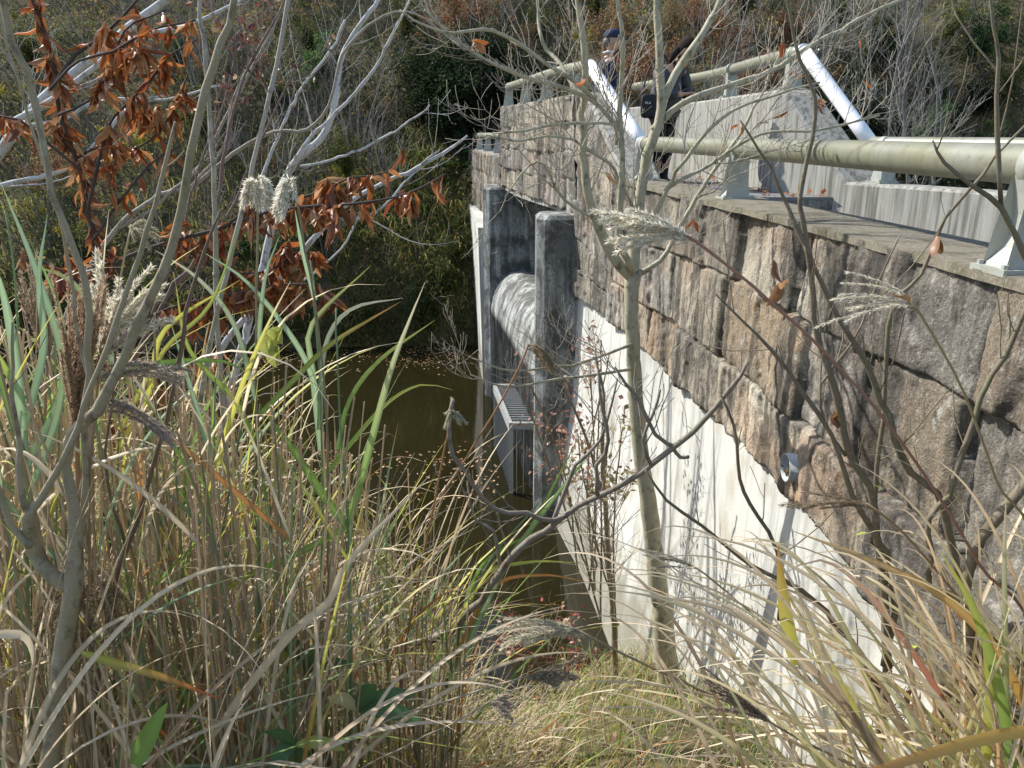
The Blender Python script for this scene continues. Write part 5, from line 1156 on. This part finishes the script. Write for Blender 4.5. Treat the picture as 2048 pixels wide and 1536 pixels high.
# ------------------------------------------------------------------ the two people on the walkway
def skin_obj(name, joints, edges, mt, parent, sub=2):
    """continuous body surface grown round a jointed skeleton; joints: (x,y,z,rx[,ry])"""
    me = bpy.data.meshes.new(name); me.from_pydata([j[:3] for j in joints], edges, []); me.materials.append(mt)
    o = bpy.data.objects.new(name, me); COL.objects.link(o); o.parent = parent
    sk = o.modifiers.new('skin', 'SKIN'); sk.use_smooth_shade = True; sk.branch_smoothing = .6
    me.skin_vertices.new() if not me.skin_vertices else None
    for i, j in enumerate(joints):
        me.skin_vertices[0].data[i].radius = (j[3], j[4] if len(j) > 4 else j[3]); me.skin_vertices[0].data[i].use_root = (i == 0)
    ss = o.modifiers.new('sub', 'SUBSURF'); ss.levels = ss.render_levels = sub
    for p_ in me.polygons: p_.use_smooth = True
    return o
def ellip(mb, c, r, n=16, col=(1, 1, 1), fn=None):
    u = np.linspace(0, np.pi, n); v = np.linspace(0, 2 * np.pi, 2 * n, endpoint=False)
    Ug, Vg = np.meshgrid(u, v, indexing='ij'); X = np.stack([np.sin(Ug) * np.cos(Vg), np.sin(Ug) * np.sin(Vg), np.cos(Ug)], -1)
    if fn is not None: X = fn(X)
    X = X * np.array(r) + np.array(c); k = 2 * n; i = np.arange(n - 1)[:, None] * k; j = np.arange(k)[None]; j2 = (j + 1) % k
    mb.add(X, np.stack([i + j, i + k + j, i + k + j2, i + j2], -1).reshape(-1, 4), None, col)
def head(c, t, face_dir, tilt=0):
    """head mesh in local axes: +X is the face; returned rotated to face_dir (radians about Z), nodding by tilt"""
    m = MB()
    def shape(X):
        X = X.copy(); x, y, z = X[..., 0], X[..., 1], X[..., 2]
        jaw = np.clip(-z, 0, 1); X[..., 1] = y * (1 - .32 * jaw); X[..., 0] = x * (1 - .12 * jaw) + .10 * jaw
        fr = np.clip(x, 0, 1)**3
        X[..., 0] += fr * (.30 * np.exp(-(y / .16)**2 - ((z + .12) / .17)**2) - .10 * np.exp(-((np.abs(y) - .36) / .16)**2 - ((z - .08) / .12)**2) + .07 * np.exp(-(y / .3)**2 - ((z + .48) / .07)**2) + .06 * np.exp(-(z - .25)**2 / .02) + .08 * np.exp(-(y / .3)**2 - ((z + .85) / .15)**2))
        return X
    ellip(m, (0, 0, 0), (.098, .075, .118), 28, fn=shape)
    for s_ in (-1, 1): ellip(m, (-.005, s_ * .073, -.01), (.018, .010, .03), 8)
    for o_ in m.V: pass
    return m
def xform(mb, c, rz, ry):
    Rz = np.array([[math.cos(rz), -math.sin(rz), 0], [math.sin(rz), math.cos(rz), 0], [0, 0, 1]]); Ry = np.array([[math.cos(ry), 0, math.sin(ry)], [0, 1, 0], [-math.sin(ry), 0, math.cos(ry)]])
    A = Rz @ Ry; mb.V = [v @ A.T + np.array(c) for v in mb.V]; return mb
def hand_joints(w, d, s=1.0):
    """palm, four curled fingers and a thumb from wrist w along d"""
    w = np.array(w, float); d = unit(d); sd_ = unit(np.cross(d, [0, 0, 1.])); up_ = np.cross(sd_, d)
    J = [(*w, .024, .02), (*(w + d * .045), .036, .016), (*(w + d * .085), .038, .014)]; E_ = [(0, 1), (1, 2)]
    for k, (off, l_) in enumerate(((-.03, .065), (-.01, .078), (.011, .074), (.031, .058))):
        b_ = w + d * .09 + sd_ * off; i = len(J); J += [(*b_, .0095), (*(b_ + (d - up_ * .4) * l_ * .5), .0088), (*(b_ + (d * .75 - up_ * 1.0) * l_ * .85), .0078)]; E_ += [(2, i), (i, i + 1), (i + 1, i + 2)]
    b_ = w + d * .03 - sd_ * .035; i = len(J); J += [(*b_, .012), (*(b_ - sd_ * .02 + d * .03), .0105), (*(b_ - sd_ * .02 + d * .06 - up_ * .01), .009)]; E_ += [(1, i), (i, i + 1), (i + 1, i + 2)]
    return J, E_

# man: navy cap and jacket, facing right
mx, my, mz = 1.225, 11.0, -.6
man = thing('person', 'man in navy cap and navy jacket standing in profile behind the raised stone parapet', 'person', (mx, my, mz)); man.scale = (1.08, 1.08, 1.04)
body = [(0, 0, .93, .13, .11), (0, 0, 1.10, .14, .12), (-.01, 0, 1.30, .15, .13), (.0, 0, 1.43, .10, .09), (.02, 0, 1.50, .055, .055), (.03, 0, 1.56, .05, .05),
        (0, .09, .86, .095), (.01, .10, .48, .062), (-.02, .10, .10, .045), (.10, .11, .04, .038, .03), (0, -.09, .86, .095), (.01, -.10, .48, .062), (-.02, -.10, .10, .045), (.10, -.11, .04, .038, .03),
        (0, .17, 1.40, .062), (-.02, .22, 1.12, .046), (.12, .17, .93, .036), (0, -.17, 1.40, .062), (-.03, -.23, 1.12, .046), (.10, -.20, .91, .036)]
ed = [(0, 1), (1, 2), (2, 3), (3, 4), (4, 5), (0, 6), (6, 7), (7, 8), (8, 9), (0, 10), (10, 11), (11, 12), (12, 13), (3, 14), (14, 15), (15, 16), (3, 17), (17, 18), (18, 19)]
for w_i, wpos in ((16, body[16][:3]), (19, body[19][:3])):
    J, E_ = hand_joints(np.array(wpos) + [.02, 0, -.02], [.7, .05, -.6]); n0 = len(body); body += J; ed += [(w_i, n0)] + [(a + n0, b_ + n0) for a, b_ in E_]
skin_obj('body', body, ed, M['skin'], man)
h = xform(head(None, None, 0), (.05, 0, 1.645), -.15, .12); o = h.build('head', M['skin']); o.parent = man
skin_obj('jacket', [(0, 0, .90, .165, .15), (0, 0, 1.10, .17, .145), (-.01, 0, 1.30, .185, .15), (0, 0, 1.43, .125, .105), (.01, 0, 1.49, .07, .07), (0, .175, 1.40, .08), (-.02, .23, 1.12, .064), (.10, .18, .95, .05), (0, -.175, 1.40, .08), (-.03, -.235, 1.12, .064), (.08, -.205, .93, .05)],
         [(0, 1), (1, 2), (2, 3), (3, 4), (3, 5), (5, 6), (6, 7), (3, 8), (8, 9), (9, 10)], M['cloth_navy'], man)
skin_obj('trousers', [(0, 0, .92, .145, .13), (0, .09, .84, .11), (.01, .10, .48, .08), (-.02, .10, .08, .07), (0, -.09, .84, .11), (.01, -.10, .48, .08), (-.02, -.10, .08, .07)], [(0, 1), (1, 2), (2, 3), (0, 4), (4, 5), (5, 6)], M['black'], man)
for s_ in (-1, 1):
    m = MB(); ellip(m, (.05, s_ * .10, .045), (.14, .05, .045), 12); o = m.build('shoe', M['black']); o.parent = man
m = MB()
def dome(X): X = X.copy(); X[..., 2] = np.maximum(X[..., 2], -.05); return X
ellip(m, (0, 0, .03), (.112, .088, .105), 20, fn=dome)
br = []; 
for a in np.linspace(-1, 1, 15): br.append((.09 + .085 * math.cos(a * 1.35) * 1.0, .078 * math.sin(a * 1.35), .028 - .012 * math.cos(a)))
inn = [(.07 + .03 * math.cos(a * 1.35), .08 * math.sin(a * 1.35), .035) for a in np.linspace(-1, 1, 15)]
lo = [(x_, y_, z_ - .006) for x_, y_, z_ in br]; lo2 = [(x_, y_, z_ - .006) for x_, y_, z_ in inn]
m.add(inn + br + lo + lo2, [(r0_ * 15 + j, r0_ * 15 + j + 1, r1_ * 15 + j + 1, r1_ * 15 + j) for r0_, r1_ in ((0, 1), (1, 2), (2, 3), (3, 0)) for j in range(14)])
ellip(m, (0, 0, .137), (.012, .012, .006), 8)
xform(m, (.05, 0, 1.665), -.15, .08); o = m.build('cap', M['cloth_navy']); o.parent = man
m = MB(); ellip(m, (-.035, 0, -.01), (.072, .079, .07), 16); xform(m, (.045, 0, 1.65), -.15, .12); o = m.build('hair', M['grey_hair']); o.parent = man
m = MB(); m.tube([(.01 + .06 * math.cos(a), .06 * math.sin(a), 1.525 + .008 * math.cos(a)) for a in np.linspace(0, 6.28, 20)], .014, 8); o = m.build('collar', M['collar']); o.parent = man
m = MB(); m.tube([(.10, -.05, 1.50), (.13, -.06, 1.44), (.15, -.055, 1.38)], [.012, .016, .01], 8); o = m.build('scarf_end', M['orange']); o.parent = man

# woman: charcoal quilted jacket, head bent over her hands
wx, wy, wz = 1.70, 9.45, -.6
wo = thing('person', 'dark-haired woman in charcoal padded jacket and black trousers bending over her hands', 'person', (wx, wy, wz)); wo.rotation_euler = (0, 0, -.75)
body = [(0, 0, .86, .12, .11), (.02, 0, 1.02, .125, .105), (.07, 0, 1.18, .13, .11), (.13, 0, 1.29, .09, .08), (.18, 0, 1.345, .05, .05), (.205, 0, 1.39, .045, .045),
        (0, .09, .80, .09), (.03, .10, .45, .057), (-.02, .10, .09, .04), (.09, .12, .035, .033, .026), (0, -.09, .80, .09), (.04, -.10, .45, .057), (0, -.10, .09, .04), (.11, -.11, .035, .033, .026),
        (.11, .16, 1.26, .055), (.10, .23, 1.02, .042), (.28, .08, 1.0, .03), (.11, -.16, 1.26, .055), (.10, -.23, 1.02, .042), (.28, -.08, 1.0, .03)]
ed = [(0, 1), (1, 2), (2, 3), (3, 4), (4, 5), (0, 6), (6, 7), (7, 8), (8, 9), (0, 10), (10, 11), (11, 12), (12, 13), (3, 14), (14, 15), (15, 16), (3, 17), (17, 18), (18, 19)]
for w_i, sg in ((16, 1), (19, -1)):
    J, E_ = hand_joints(np.array(body[w_i][:3]) + [.012, -.006 * sg, .004], [.8, -.45 * sg, .12]); n0 = len(body); body += J; ed += [(w_i, n0)] + [(a + n0, b_ + n0) for a, b_ in E_]
skin_obj('body', body, ed, M['skin'], wo)
h = xform(head(None, None, 0), (.25, 0, 1.45), 0, .75); o = h.build('head', M['skin']); o.parent = wo
skin_obj('jacket', [(0, 0, .70, .20, .18), (.0, 0, .86, .205, .18), (.02, 0, 1.02, .205, .175), (.07, 0, 1.18, .205, .165), (.13, 0, 1.28, .15, .125), (.17, 0, 1.34, .08, .08), (.11, .165, 1.25, .10), (.10, .27, 1.03, .088), (.25, .10, 1.0, .058), (.11, -.165, 1.25, .10), (.10, -.27, 1.03, .088), (.25, -.10, 1.0, .058)],
         [(0, 1), (1, 2), (2, 3), (3, 4), (4, 5), (4, 6), (6, 7), (7, 8), (4, 9), (9, 10), (10, 11)], M['cloth_char'], wo)
skin_obj('trousers', [(0, 0, .84, .13, .12), (0, .09, .76, .1), (.03, .10, .45, .068), (-.02, .10, .22, .056), (0, -.09, .76, .1), (.04, -.10, .45, .068), (0, -.10, .22, .056)], [(0, 1), (1, 2), (2, 3), (0, 4), (4, 5), (5, 6)], M['black'], wo)
for s_ in (-1, 1):
    skin_obj('boot', [(-.01, s_ * .10, .28, .06), (-.015, s_ * .10, .08, .052), (.05, s_ * .11, .05, .05, .04), (.13, s_ * .115, .04, .04, .032)], [(0, 1), (1, 2), (2, 3)], M['black'], wo)
m = MB()
def hr(X): X = X.copy(); X[..., 0] = np.minimum(X[..., 0], .22 + 1.1 * np.clip(X[..., 2] - .15, 0, 1)); return X
ellip(m, (-.018, 0, .01), (.108, .093, .13), 24, fn=hr)
m.tube([(-.05, .06, -.02), (-.04, .085, -.10), (-.01, .085, -.2)], [.04, .045, .02], 10); m.tube([(-.05, -.06, -.02), (-.04, -.085, -.10), (-.01, -.085, -.2)], [.04, .045, .02], 10)
xform(m, (.25, 0, 1.45), 0, .75); o = m.build('hair', M['hair']); o.parent = wo
m = MB(); m.tube([(.2, -.09, 1.33), (.225, -.03, 1.30), (.225, .03, 1.30), (.2, .09, 1.33)], .018, 8); o = m.build('scarf', M['orange']); o.parent = wo
# her black bag with small white letters
bp_ = P(1297, 212, 9.15)
bag = thing('shoulder_bag', 'small black shoulder bag with white letters hanging at the side of the bending woman', 'bag', tuple(bp_)); bag.rotation_euler = (0, 0, -.1)
m = MB()
def sq(X): return np.sign(X) * np.abs(X)**.45
ellip(m, (0, 0, 0), (.085, .05, .125), 20, fn=sq); o = m.build('pouch', M['black']); o.parent = bag
m = MB(); m.tube(smooth([(-.07, 0, .10), (-.02, .06, .35), (.12, .16, .55), (.2, .10, .35), (.075, 0, .10)], .05), .010, 6); o = m.build('strap', M['black']); o.parent = bag
fc = bpy.data.curves.new('lettering', 'FONT'); fc.body = 'FILA'; fc.size = .034; fc.extrude = .001; fc.align_x = 'CENTER'; fc.align_y = 'CENTER'
tmp = bpy.data.objects.new('tmp', fc); COL.objects.link(tmp); dg = bpy.context.evaluated_depsgraph_get(); me = bpy.data.meshes.new_from_object(tmp.evaluated_get(dg)); bpy.data.objects.remove(tmp)
me.materials.clear(); me.materials.append(M['white']); o = bpy.data.objects.new('lettering', me); COL.objects.link(o); o.parent = bag; o.location = (-.01, -.052, .03); o.rotation_euler = (math.pi / 2, 0, 0)
# fallen leaves on the walkway and steps
rs(81)
n = 160; y = np.concatenate([U(8, 12, 110), U(6.9, 8, 50)]); x = FR(y) - np.abs(R.normal(size=n)) * .25 - .04; z = np.where(y > 8, -.592, -1.54)
for j in range(4): z = np.where((y < 7.98 - .3 * j) & (y >= 7.98 - .3 * (j + 1)), -.77 - .19 * j, z)
m = MB(); leaves_flat(m, np.stack([x, y, z + .01], 1), .1, .045, ORL, up=2)
tag(m.build('fallen_leaves', M['leaf']), 'brown fallen leaves gathered along the walkway wall and step', 'leaves', kind='stuff')
